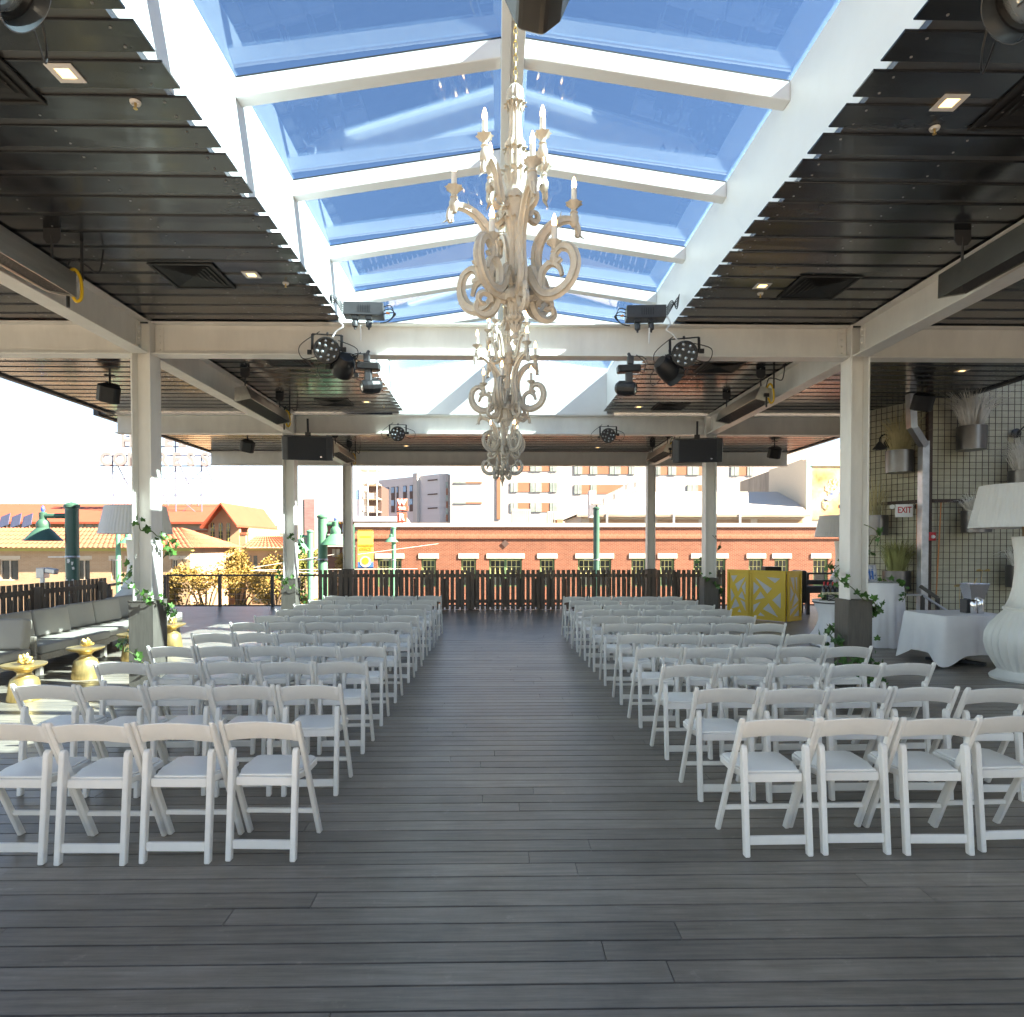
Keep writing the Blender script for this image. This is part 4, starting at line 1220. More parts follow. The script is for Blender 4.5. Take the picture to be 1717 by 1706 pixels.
# ---- projector-like moving head hung from the ridge, cut by the top of the picture
t = thing('ridge_spotlight', 'large black spotlight hung from the ridge, cut by the top edge', 'stage light', P(902, -74, 2.62))
mb = M()
pl = [(-0.13, 0.10), (-0.135, -0.04), (-0.075, -0.17), (0.03, -0.195), (0.10, -0.14), (0.17, 0.02), (0.15, 0.14)]
mb.prism(pl, -0.14, 0.16, 'y')
mb.build('housing', BLACK, t, bevel=0.02, seg=2)
rb_ = M()
for k in range(7): rb_.box(-0.045 + k * .014, -0.040 + k * .014, -0.150, -0.1402, -0.165, -0.06)
tag(rb_.build('cooling_ribs', BLACK2, t), kind='stuff')
M().box(-0.066, -0.060, -0.149, -0.1402, -0.17, -0.05).build('chrome_strip', CHROME, t)
M().tube([(0, 0, 0.10), (0, 0, 0.9)], 0.022, 8).build('drop_pole', BLACK, t)

# ================================================================== LEFT SIDE
# ---- timber sofas with loose cushions
def sofa(label, cushions, loc, rz, L, n, group='terrace sofas', back_off=None):
    t = thing('terrace_sofa', label, 'sofa', loc, R_(rz), group)
    D = 0.86
    fr = M()
    fr.box(0, L, 0, D, 0.20, 0.29)
    fr.build('seat_frame', SOFAW, t, bevel=0.004)
    for x in (0.03, L - 0.10):
        for y in (0.03, D - 0.10):
            M().box(x, x + 0.07, y, y + 0.07, 0.0, 0.199).build('leg', SOFAW, t, bevel=0.003)
    for k in range(int(n)):
        w_ = L / n
        c = M(); c.box(k * w_ + .006, (k + 1) * w_ - .006, -0.01, D - 0.10, 0.292, 0.41)
        c.build('seat_cushion', CUSH, t, bevel=0.025, seg=3, smooth=True)
        b = M()
        b.obox((k * w_ + w_ / 2, D - 0.16, 0.60), (w_ - 0.02, 0.17, 0.40), Euler((R_(-10), 0, R_(random.uniform(-1.5, 1.5)))).to_matrix())
        b.build('back_cushion', CUSH, t, bevel=0.04, seg=3, smooth=True)
    bk = M(); bk.box(0, L, D - 0.045, D, 0.291, 0.55); bk.build('back_rail', SOFAW, t, bevel=0.004)
    return t
# seats look towards +x: turned by 90 degrees the sofa's front (-y) faces +x
sofa('grey cushioned corner sofa nearest the viewer, cut by the left edge', 1, (-7.75, 8.02, 0), 0, 1.70, 2)
sofa('grey cushioned sofa along the left fence, second from the viewer', 1, (-6.10, 9.02, 0), 90, 1.60, 2)
sofa('grey cushioned sofa along the left fence, third from the viewer', 1, (-6.22, 10.66, 0), 90, 1.60, 2)
sofa('grey cushioned sofa partly behind the nearest left column', 1, (-6.36, 12.30, 0), 90, 1.30, 2)

# ---- gold drum stools with a gold coral ornament each
def stool():
    t = thing('gold_stool', 'x', 'side table', (0, 0, 0), 0, 'gold side tables before the sofas')
    M().lathe([(0.001, 0.0), (0.165, 0.0), (0.172, 0.01), (0.150, 0.18), (0.135, 0.24), (0.105, 0.262), (0.075, 0.285), (0.072, 0.315), (0.10, 0.345)], 32).build('base', GOLD, t, smooth=True)
    M().lathe([(0.10, 0.3455), (0.185, 0.372), (0.220, 0.395), (0.222, 0.412), (0.212, 0.414), (0.19, 0.408), (0.0001, 0.406)], 36).build('tray_top', GOLD, t, smooth=True)
    return t
def coral(seed):
    rr = random.Random(seed)
    mb = M()
    for k in range(26):
        a, e = rr.uniform(0, 2 * PI), rr.uniform(-0.1, 1.4)
        d = Vector((math.cos(a) * math.cos(e), math.sin(a) * math.cos(e), abs(math.sin(e))))
        p1 = d * rr.uniform(0.045, 0.085)
        p0 = Vector((0, 0, 0.02))
        mid = (p0 + p1) * 0.5 + Vector((rr.uniform(-.02, .02), rr.uniform(-.02, .02), rr.uniform(0, .02)))
        mb.tube([p0, mid, p1 + Vector((0, 0, 0.03)), p1 * 1.12 + Vector((0, 0, 0.04))], [0.014, 0.016, 0.019, 0.006], 6)
    return mb.mesh('coral_ornament', GOLD, smooth=True)
st0 = stool()
cm = [coral(3), coral(8)]
for k, (x, y) in enumerate(((-5.34, 7.62), (-5.42, 8.88), (-5.52, 10.22), (-5.56, 11.5))):
    o4 = ['nearest the viewer', 'second from the viewer', 'third, half hidden by the column', 'farthest, right of the column'][k]
    lab = 'round gold side table %s' % o4
    if k == 0: st0.location = (x, y, 0); st0['label'] = lab
    else: dup(st0, (x, y, 0), 0.4 * k, lab)
    o = put('coral_ornament', cm[k % 2], loc=(x + .02, y, 0.409))
    o.rotation_euler.z = k * 1.1
    tag(o, 'gold coral ornament on the side table %s' % o4, 'ornament', 'gold ornaments on the side tables')

# ---- picket fences
def picket_fence(label, pts, h, pitch, wd, n_rails, group=None, post_every=1.9):
    a, b = Vector(pts[0]), Vector(pts[1])
    L = (b - a).length
    ang = math.atan2(b.y - a.y, b.x - a.x)
    t = thing('picket_fence', label, 'fence', a, ang)
    me = M().box(-wd / 2, wd / 2, -0.011, 0.011, 0.006, h).mesh('picket', PICKET, bevel=0.002)
    n = int(L / pitch)
    for k in range(n + 1):
        put('picket', me, t, loc=(k * pitch, random.uniform(-.002, .002) - 0.036, random.uniform(-.004, .004)))
    for z in (0.18, h - 0.20):
        M().box(0, L, -0.024, 0.024, z, z + 0.09).build('rail', PICKET, t)
    me2 = M().box(-0.05, 0.05, 0.026, 0.126, 0.0, h - 0.06).mesh('post', PICKET, bevel=0.003)
    x = 0.3
    while x < L:
        put('post', me2, t, loc=(x, 0, 0)); x += post_every
    # second, staggered row of boards on the far side, as low as the middle rail
    me3 = M().box(-0.034, 0.034, -0.010, 0.010, 0.05, h - 0.24).mesh('back_board', PICKET)
    for k in range(0, n, 3):
        put('back_board', me3, t, loc=((k + 0.5) * pitch, 0.14, 0))
    return t
picket_fence('long dark picket fence across the far end of the terrace', ((-4.82, 18.35, 0), (6.30, 18.35, 0)), 1.085, 0.1385, 0.098, 2)
picket_fence('dark picket fence behind the sofas on the left', ((-8.25, 14.25, 0), (-8.25, 8.2, 0)), 1.07, 0.1385, 0.098, 2)
def railing(label, a, b, h, posts):
    a, b = Vector(a), Vector(b)
    t = thing('railing', label, 'railing', a)
    M().bar(a + Vector((0, 0, h)), b + Vector((0, 0, h)), 0.07, 0.05).build('top_rail', RAILM, t, world=True)
    for k in range(posts):
        p = a.lerp(b, k / (posts - 1))
        M().box(p.x - .04, p.x + .04, p.y - .04, p.y + .04, 0.0, h - 0.026).build('post', RAILM, t, world=True)
    for z in (0.2, 0.36, 0.52, 0.68):
        w_ = M(); w_.tube([a + Vector((0, 0, z)), b + Vector((0, 0, z))], 0.0035, 5); w_.build('cable', GALV, t, world=True)
railing('dark metal railing at the far left corner, before the autumn trees', (-9.45, 19.3, 0), (-4.95, 19.3, 0), 0.90, 4)
railing('dark metal railing along the left edge beyond the picket fence', (-8.3, 14.4, 0), (-9.45, 19.2, 0), 0.90, 4)
railing('dark metal railing at the far right behind the wine table', (6.45, 18.4, 0), (9.7, 18.4, 0), 0.98, 4)

# ---- giant white lamps
def giant_lamp(label, loc, rz=0):
    t = thing('giant_lamp', label, 'lamp', loc, rz, 'giant white floor lamps')
    prof = [(0.001, 0.0), (0.47, 0.0), (0.48, 0.03), (0.455, 0.06), (0.40, 0.085), (0.37, 0.12), (0.41, 0.18), (0.49, 0.32), (0.53, 0.46), (0.52, 0.60), (0.46, 0.72), (0.36, 0.83), (0.30, 0.90), (0.318, 0.915), (0.318, 0.94), (0.285, 0.955),
            (0.235, 1.05), (0.195, 1.20), (0.175, 1.38), (0.172, 1.52), (0.185, 1.68), (0.215, 1.86), (0.205, 1.865), (0.001, 1.86)]
    am = [0, 0, 0, 0, 0, .02, .03, .035, .035, .035, .035, .03, .0, 0, 0, 0, .012, .012, .012, .012, .01, 0, 0, 0]
    prof = [(r * 0.87, z) for r, z in prof]
    M().lathe(prof, 140, lobes=28, ampf=am).build('vase_body', LAMPW, t, smooth=True)
    M().tube([(0, 0, 1.855), (0, 0, 2.1)], 0.075, 12).build('wooden_neck', WOODB, t, smooth=True)
    sp = [(0.66, 1.98), (0.54, 2.535), (0.530, 2.535), (0.65, 1.98)]
    sh = M(); sh.lathe(sp, 240, lobes=60, amp=0.010, cap=False); sh.add([], [])
    n = 240
    sh.f += [(3 * n + j, 3 * n + (j + 1) % n, (j + 1) % n, j) for j in range(n)]
    sh.lathe([(0.001, 2.52), (0.525, 2.52), (0.525, 2.525), (0.001, 2.525)], 40)
    sh.build('pleated_shade', SHADE, t, smooth=True)
giant_lamp('giant white vase-shaped lamp at the right edge', (6.93, 8.58, 0))
giant_lamp('giant white lamp half hidden by the nearest left column', (P(228, 900, 13.4).x, 13.4, 0))
giant_lamp('giant white lamp half hidden by the nearest right column', (P(1412, 900, 17.3).x, 17.3, 0))

# ================================================================== RIGHT SIDE
# ---- mesh-covered wall with planters
WY = 11.85
cx_ = P(1556, 900, WY).x
far = P(1409, 900, 13.6); far.y = 13.6
wl = thing('mesh_wall', 'olive wall behind dark wire mesh at the right', 'wall', (cx_, WY, 0))
M().box(cx_ + 0.004, 12.49, WY + 0.06, WY + 0.5, -0.3, 6.6).build('siding', WALLM, wl, world=True)
def mesh_panel(o, u, L, z0, z1, stepx, stepz, r):
    mb = M()
    x = 0.0
    while x <= L + 1e-6:
        a = o + u * x
        mb.bar((a.x, a.y, z0), (a.x, a.y, z1), r * 2, r * 2, up=(0, 1, 0.01)); x += stepx
    z = z0
    nrm = Vector((u.y, -u.x, 0)) * (r * 2.1)
    while z <= z1:
        a, b = o + nrm, o + u * L + nrm
        mb.bar((a.x, a.y, z), (b.x, b.y, z), r * 2); z += stepz
    return mb
tag(mesh_panel(Vector((cx_ + .05, WY, 0)), Vector((1, 0, 0)), 4.2, 0.02, 6.5, 0.115, 0.115, 0.0042).build('wire_mesh', MESHW, wl, world=True), kind='stuff')
u2 = Vector((far.x - cx_, far.y - WY, 0)); L2 = u2.length; u2.normalize()
n2 = Vector((-u2.y, u2.x, 0))          # towards the terrace
if n2.x > 0: n2 = -n2
ret = thing('mesh_wall_return', 'return of the mesh wall receding behind the nearest right column', 'wall', (cx_, WY, 0))
a = Vector((cx_, WY, 0)); b = a + u2 * L2
q0, q1, q2, q3 = a - n2 * 0.06, b - n2 * 0.06, b - n2 * 0.36, a - n2 * 0.36 + Vector((0.0, 0.0, 0))
mb = M(); mb.prism([(q0.x, q0.y), (q1.x, q1.y), (q2.x, q2.y), (q3.x, q3.y)], -0.3, 4.40, 'z')
mb.build('siding', WALLM, ret, world=True)
tag(mesh_panel(b + n2 * 0.0, -u2, L2, 0.02, 4.38, 0.115, 0.115, 0.0042).build('wire_mesh', MESHW, ret, world=True), kind='stuff')
tr = M()
tr.box(cx_ - 0.03, cx_ + 0.05, WY - 0.03, WY + 0.058, 0.0, 4.37)
tr.build('corner_trim', MESHW, wl, world=True)
hb = M(); hb.box(cx_ + .052, 12.0, WY - .05, WY - .014, 2.52, 2.58); hb.build('mid_rail', MESHW, wl, world=True)
bb = M(); bb.bar(a + n2 * .04 + Vector((0, 0, 2.55)), b + n2 * .04 + Vector((0, 0, 2.55)), 0.04, 0.06); bb.build('mid_rail', MESHW, ret, world=True)
cd = M()
for px, y0, y1 in ((1538, 845, 1075), (1578, 843, 1030)):
    p0, p1 = (P(px, y0, WY - 0.03), P(px - (0 if px < 1550 else 10), y1, WY - 0.03))
    cd.tube([p0, p1], 0.012, 6)
cd.build('conduit', COPPER, wl, world=True)

def planter(label, c, r, h, spread, height, material, n, rot=0.0, up=0.9):
    t = thing('wall_planter', label, 'planter', c, rot, 'steel planters on the mesh wall')
    M().lathe([(0.001, 0.0), (r * .97, 0.0), (r, h), (r * .95, h), (r * .94, h - .03), (0.001, h - .03)], 28).build('pot', POT, t, smooth=True)
    bl = M()
    rr = random.Random(hash(label) % 1000)
    rr = random.Random(len(label) * 13 + int(h * 100))
    for k in range(n):
        a = rr.uniform(0, 2 * PI)
        s = rr.random() ** 0.8
        d = Vector((math.cos(a), math.sin(a), 0))
        if d.y > 0.2: d.y *= 0.3
        r0 = rr.uniform(0, r * .7)
        Lh = height * rr.uniform(.6, 1.08)
        p0 = d * r0 + Vector((0, 0, h - .03))
        out = spread * s
        p1 = p0 + d * (out * .35) + Vector((0, 0, Lh * .55))
        p2 = p0 + d * out + Vector((0, 0, Lh * (1 - 0.55 * s * (1 - up) * 2)))
        w_ = rr.uniform(.0022, .0048)
        side = Vector((-d.y, d.x, 0)) * w_ + Vector((w_ * .6, 0, 0))
        bl.add([p0 - side, p0 + side, p1 + side, p1 - side, p2], [(0, 1, 2, 3), (3, 2, 4)])
    tag(bl.build('grass', material, t), kind='stuff')
planter('steel wall planter with a tall spray of pale grass, highest on the right wall', P(1629, 755, WY - .26), 0.235, 0.41, 0.62, 0.82, GRASSD, 420, up=.75)
planter('steel wall planter with pale grass cut by the right edge', P(1716, 829, WY - .26), 0.235, 0.41, 0.52, 0.72, GRASSD, 340, up=.7)
planter('steel wall planter with drooping grass behind the giant lamp shade', P(1637, 893, WY - .26), 0.235, 0.38, 0.62, 0.45, GRASSD, 260, up=.35)
planter('steel wall planter with grass behind the giant lamp neck', P(1712, 985, WY - .26), 0.235, 0.38, 0.55, 0.55, GRASSD, 200, up=.35)
def onret(px, py):
    """point on the receding wall seen at a pixel, a little proud of it"""
    d = ray(px, py); base = a + n2 * 0.24
    cr = lambda p, q: p.x * q.y - p.y * q.x
    k = cr(base, u2) / cr(d, u2)
    return Vector((d.x * k, d.y * k, CAMZ + d.z * k))
planter('steel wall planter with straw grass on the receding wall, by the downpipe', onret(1508, 793), 0.235, 0.40, 0.5, 0.80, GRASSG, 380, up=.8)
planter('steel wall planter partly hidden by the nearest right column', onret(1469, 898), 0.21, 0.38, 0.22, 0.85, GRASSG, 110, up=.95)
planter('low steel planter with greenish grass above the handrail', onret(1503, 991), 0.235, 0.37, 0.5, 0.75, GRASSN, 420, up=.75)

# ---- gooseneck wall lamps
def sconce(label, p, s):
    t = thing('gooseneck_lamp', label, 'wall lamp', p, 0, 'gooseneck lamps on the mesh wall')
    M().lathe([(0.085, 0.0), (0.085, 0.03), (0.05, 0.05), (0.0001, 0.05)], 18, mt=aim(0, 0)).build('back_plate', BLACK, t, smooth=True)
    M().tube(smooth_line([(0, -.05, 0), (s * .06, -.12, .10), (s * .16, -.16, .14), (s * .25, -.18, .08), (s * .26, -.18, .0)], 6), 0.013, 8).build('arm', BLACK, t, smooth=True)
    M().lathe([(0.125, -0.11), (0.06, -0.03), (0.03, 0.02), (0.0001, 0.03)], 20, (s * .26, -.18, -0.02), cap=False).build('shade', BLACK2, t, smooth=True)
sconce('black gooseneck lamp above the exit sign', onret(1489, 744), -1)
sconce('black gooseneck lamp at the right edge above the giant lamp', P(1703, 727, WY - .03), 1)

# ---- square downpipe with an offset
t = thing('downpipe', 'galvanised square downpipe with an offset bend at the wall corner', 'pipe', (cx_, WY - .12, 0))
ytop, yb1, yb2 = P(1527, 690, WY - .30), P(1529, 719, WY - .30), P(1549, 744, WY - .12)
mb = M()
mb.bar(ytop + Vector((0, 0, .3)), yb1, 0.12, 0.14, up=(0, 1, 0)); mb.build('upper_run', GALV, t, world=True, bevel=0.004)
mb = M(); mb.bar(yb1 + Vector((-.01, 0, .05)), yb2 + Vector((.01, 0, -.05)), 0.118, 0.138, up=(0, 1, 0)); mb.build('offset', GALV, t, world=True, bevel=0.004)
mb = M(); mb.bar(yb2 + Vector((0, 0, .04)), (yb2.x, yb2.y, 0.03), 0.124, 0.144, up=(0, 1, 0)); mb.build('lower_run', GALV, t, world=True, bevel=0.004)

# ---- exit sign, fire alarm
pe = onret(1510, 868)
t = thing('exit_sign', 'white EXIT sign with red letters and two emergency lamps', 'sign', (pe.x, pe.y - .1, pe.z), R_(-14))
M().box(-0.14, 0.14, -0.03, 0.03, 0.0, 0.235).build('panel', EXITW, t, bevel=0.006)
put('lettering', text_mesh('EXIT', 0.155, 0.002, REDP, 0.72, 0.0025), t, loc=(0.0, -0.0325, 0.125), rot=STAND)
for s in (-1, 1):
    M().lathe([(0.042, 0.0), (0.038, -0.03), (0.016, -0.06), (0.0001, -0.065)], 16, (s * 0.195, 0.0, 0.19), mt=aim(s * 25, -15)).build('emergency_lamp', TRIM if s < 0 else CHROME, t, smooth=True)
pf = P(1561, 907, WY - .09)
t = thing('fire_alarm', 'red fire alarm strobe on the wall beside the downpipe', 'alarm', pf)
M().box(-0.075, 0.075, -0.03, 0.03, 0, 0.15).build('box', REDP, t, bevel=0.008)
M().lathe([(0.035, 0), (0.03, 0.025), (0.0001, 0.03)], 14, (0.015, -0.0305, 0.07), mt=aim(0, 0)).build('strobe', TRIM, t, smooth=True)

# ---- rusty box and handrail by the wall
pr = G(1515, 1078)
t = thing('steel_cabinet', 'rust-brown steel cabinet at the foot of the mesh wall', 'cabinet', (pr.x, 12.15, 0))
M().box(-0.30, 0.16, -0.2, 0.15, 0.01, 0.52).build('body', RUSTY, t, bevel=0.006)
M().box(-0.25, 0.11, -0.212, -0.2005, 0.05, 0.48).build('door', RUSTY, t, bevel=0.004)
t = thing('handrail', 'steel handrail sloping down beside the mesh wall', 'handrail', (6.95, 11.2, 0))
hr = M()
pA, pB, pC = P(1507, 998, 11.35), P(1547, 998, 11.2), P(1596, 1030, 10.9)
hr.tube([pA, pB, pC], 0.022, 8); hr.build('grip_rail', GALV, t, world=True, smooth=True)
po = M(); po.bar((pB.x, pB.y, 0.0), (pB.x, pB.y, pB.z), 0.05); po.bar((pA.x, pA.y, 0.0), (pA.x, pA.y, pA.z), 0.05); po.build('post', RAILM, t, world=True)
dk = M(); dk.bar(P(1543, 983, 11.3), P(1572, 1003, 11.1), 0.06, 0.05); dk.bar(P(1572, 1003, 11.1), (P(1572, 1003, 11.1).x, 11.1, 0.0), 0.05); dk.build('dark_rail', RAILM, t, world=True)

# ---- draped tables
def cloth_mesh(hx, hy, ztop, drop, flare, folds, rnd, corner_drop=0.0, pinch=None):
    """a cloth lying on a rounded rectangle and hanging in folds"""
    mb = M()
    n, rings = 160, 9
    def per(t_, ox, oy):
        a = 2 * PI * t_
        c, s = math.cos(a), math.sin(a)
        e = rnd
        k = (abs(c) ** e + abs(s) ** e) ** (-1.0 / e)
        return Vector((c * k * ox, s * k * oy, 0)), a
    rows_ = []
    for k in range(4):
        f = (k + 1) / 4.0
        rows_.append([(per(j / n, hx, hy)[0] * f) + Vector((0, 0, ztop)) for j in range(n)])
    for k in range(1, rings + 1):
        f = k / rings
        row = []
        for j in range(n):
            p_, a = per(j / n, hx, hy)
            cornerness = abs(math.sin(2 * a)) ** 7
            d_ = drop + corner_drop * cornerness
            wv = math.sin(a * folds) * 0.5 + math.sin(a * folds * 1.7 + 1.3) * 0.35
            out = flare * f * (0.5 + 0.9 * cornerness * (1 if corner_drop else 0)) + wv * 0.030 * f ** 0.8
            if pinch: out += -pinch * math.sin(min(f * 1.25, 1) * PI) * 1.0
            nd = p_.normalized()
            z = ztop - 0.012 * min(1, f * 8) - d_ * f
            row.append(p_ + nd * (out + 0.008) + Vector((0, 0, max(z - ztop, -ztop + 0.006) + ztop)))
        rows_.append(row)
    vs = [Vector((0, 0, ztop))] + [v for r in rows_ for v in r]
    fs = [(0, 1 + j, 1 + (j + 1) % n) for j in range(n)]
    for k in range(len(rows_) - 1):
        for j in range(n):
            a_, b_ = 1 + k * n + j, 1 + k * n + (j + 1) % n
            fs.append((a_, a_ + n, b_ + n, b_))
    mb.add(vs, fs)
    return mb
# square side table by the giant lamp
TX, TY = 6.86, 9.85
t = thing('side_table', 'dark pedestal table under a white cloth beside the giant lamp', 'table', (TX, TY, 0))
M().box(-0.50, 0.50, -0.42, 0.42, 0.690, 0.722).build('tabletop', BLACK2, t)
M().tube([(0, 0, 0.05), (0, 0, 0.689)], 0.05, 10).build('pedestal', BLACK2, t)
ft = M()
for k in range(4):
    an = PI / 4 + k * PI / 2
    ft.bar((0, 0, 0.035), (0.38 * math.cos(an), 0.38 * math.sin(an), 0.02), 0.08, 0.04)
ft.build('foot', BLACK2, t)
c = cloth_mesh(0.53, 0.45, 0.7415, 0.545, 0.07, 9, 14, corner_drop=0.165).build('tablecloth', CLOTH, smooth=True, loc=(TX, TY, 0), rot=(0, 0, R_(4)))
tag(c, 'white cloth with drooping corners on the table beside the giant lamp', 'tablecloth')
# metal tub and shaker cups with gold ornaments on it
tb = P(1637, 1035, 9.75)
t = thing('ice_bucket', 'square tapered silver ice bucket on a dark stand', 'bucket', (tb.x, 9.80, 0.746))
bk = M()
bk.add([(-.10, -.08, .20), (.10, -.08, .20), (.10, .08, .20), (-.10, .08, .20), (-.155, -.12, .44), (.155, -.12, .44), (.155, .12, .44), (-.155, .12, .44), (-.145, -.11, .44), (.145, -.11, .44), (.145, .11, .44), (-.145, .11, .44), (-.09, -.07, .21), (.09, -.07, .21), (.09, .07, .21), (-.09, .07, .21)],
       [(0, 3, 2, 1), (0, 1, 5, 4), (1, 2, 6, 5), (2, 3, 7, 6), (3, 0, 4, 7), (4, 5, 9, 8), (5, 6, 10, 9), (6, 7, 11, 10), (7, 4, 8, 11), (8, 9, 13, 12), (9, 10, 14, 13), (10, 11, 15, 14), (11, 8, 12, 15), (12, 13, 14, 15)])
bk.build('tub', CHROME, t, bevel=0.004)
s_ = M(); s_.box(-.13, .13, -.03, .12, 0.0, 0.199); s_.build('stand', BLACK2, t, bevel=0.004)
for k, x in enumerate((-.075, 0.02)):
    o = M().lathe([(0.001, 0), (0.042, 0), (0.048, 0.10), (0.050, 0.155), (0.038, 0.185), (0.034, 0.19), (0.001, 0.19)] if k == 0 else [(0.001, 0), (0.046, 0), (0.053, 0.12), (0.056, 0.19), (0.040, 0.22), (0.001, 0.225)], 20).build('metal_shaker', CHROME, smooth=True, loc=(tb.x + x, 9.70, 0.746))
    tag(o, ['shorter silver shaker before the ice bucket', 'taller silver shaker before the ice bucket'][k], 'shaker', 'silver shakers')
def butterfly(label, p):
    t = thing('gold_butterfly', label, 'ornament', p, 0, 'gold wire ornaments above the side table')
    wg = M()
    for s in (-1, 1):
        wg.add([(0, 0, 0), (s * .06, -.01, .025), (s * .11, 0, .012), (s * .10, .01, -.012), (s * .04, .01, -.012)], [(0, 1, 2, 3, 4)])
    wg.build('wings', GOLD, t)
    M().tube([(0, .02, 0), (0.005, .05, -.12), (0.02, .06, -.34)], 0.003, 5).build('wire', BRASS, t)
butterfly('gold butterfly ornament floating above the ice bucket', P(1649, 957, 9.9))
butterfly('gold butterfly ornament left of the ice bucket', P(1612, 983, 9.95))
t = thing('gold_loop_ornament', 'small gold loop ornament on top of the ice bucket', 'ornament', P(1636, 983, 9.82))
M().tube(smooth_line([(-.045, 0, -.03), (-.05, 0, .01), (-.03, 0, .03), (.03, 0, .03), (.05, 0, .01), (.045, 0, -.03)], 5), 0.006, 6).build('loop', BRASS, t)
M().tube(smooth_line([(-.02, 0, .03), (-.01, 0, .07), (.02, 0, .12)], 5), [0.006, 0.012, 0.01, 0.008, 0.006, 0.006, 0.006, 0.006, 0.006, 0.004, 0.002], 6).build('sprig', GOLD, t)

# tall cocktail table with framed photograph
CX, CY = P(1466, 1000, 11.75).x, 11.55
t = thing('cocktail_table', 'tall round cocktail table under a floor-length white cloth', 'table', (CX, CY, 0))
M().lathe([(0.001, 1.055), (0.335, 1.055), (0.335, 1.08), (0.001, 1.08)], 30).build('tabletop', BLACK2, t)
M().tube([(0, 0, 0.01), (0, 0, 1.054)], 0.04, 10).build('pedestal', BLACK2, t)
c = cloth_mesh(0.342, 0.342, 1.104, 1.09, 0.10, 11, 2).build('tablecloth', CLOTH, smooth=True, loc=(CX, CY, 0))
tag(c, 'floor-length white cloth on the cocktail table behind the right column', 'tablecloth')
t = thing('picture_frame', 'framed photograph of two standing figures on the cocktail table', 'picture', (P(1462, 970, 11.5).x, 11.5, 1.108), R_(14))
fr = M()
for x0, x1, z0, z1 in ((-.125, .125, 0, .02), (-.125, .125, .29, .31), (-.125, -.105, .02, .29), (.105, .125, .02, .29)):
    fr.box(x0, x1, -.01, .01, z0, z1)
fr.build('frame', GALV, t, rot=(R_(-10), 0, 0))
M().box(-.104, .104, -.004, .004, .021, .289).build('print', PHOTO, t, rot=(R_(-10), 0, 0))
fg = M()
for x in (-.03, .03):
    fg.lathe([(0.001, .05), (.016, .05), (.018, .12), (.026, .18), (.02, .2), (.008, .205)], 8, (x, -.006, 0)); fg.lathe([(.001, .205), (.012, .212), (.012, .228), (.001, .236)], 8, (x, -.006, 0))
for i_, v in enumerate(fg.v): fg.v[i_] = (v[0], -.0065 + (v[1] + .006) * .05, v[2])
fg.build('figures', BANB, t, rot=(R_(-10), 0, 0))
# wine table
WX, WY2 = P(1402, 1010, 11.6).x, 11.6
t = thing('wine_table', 'round table with gathered white cloth behind the right column', 'table', (WX, WY2, 0))
M().lathe([(0.001, 0.745), (0.385, 0.745), (0.385, 0.77), (0.001, 0.77)], 30).build('tabletop', BLACK2, t)
M().tube([(0, 0, 0.01), (0, 0, 0.744)], 0.04, 10).build('pedestal', BLACK2, t)
c = cloth_mesh(0.392, 0.392, 0.794, 0.78, 0.02, 13, 2, pinch=0.13).build('tablecloth', CLOTH, smooth=True, loc=(WX, WY2, 0))
tag(c, 'gathered white cloth on the wine table', 'tablecloth')
for k in range(4):
    x = P(1381.5 + 7.3 * k, 1000, 11.5).x
    t = thing('wine_bottle', 'dark wine bottle with red capsule, %s from the left on the wine table' % ['first', 'second', 'third', 'fourth'][k], 'bottle', (x, 11.5 + 0.015 * (k % 2), 0.80), 0, 'red-capped wine bottles')
    M().lathe([(0.001, 0), (0.036, 0), (0.037, 0.19), (0.030, 0.215), (0.0145, 0.24), (0.0135, 0.255)], 18).build('glass_body', WINEG, t, smooth=True)
    M().lathe([(0.0142, 0.2555), (0.0145, 0.32), (0.001, 0.322)], 14).build('capsule', REDP, t, smooth=True)
    M().lathe([(0.0378, 0.05), (0.0378, 0.14)], 18, cap=False).build('label_band', BANW, t, smooth=True)
t = thing('table_sign', 'dark scroll-edged table sign before the wine bottles', 'sign', (P(1396, 1008, 11.34).x, 11.34, 0.80))
M().prism([(-.11, .02), (-.08, 0), (.08, 0), (.11, .02), (.10, .06), (.11, .09), (.07, .11), (-.07, .11), (-.11, .09), (-.10, .06)], -.008, .008, 'y').build('board', BLACK, t, bevel=0.002)
sc_ = M()
for k in range(3):
    sc_.tube(smooth_line([(-.08, -.010, .03 + .027 * k), (-.03, -.010, .04 + .027 * k), (.02, -.010, .025 + .027 * k), (.08, -.010, .035 + .027 * k)], 5), 0.004, 5)
sc_.build('chalk_scroll', LETW, t)

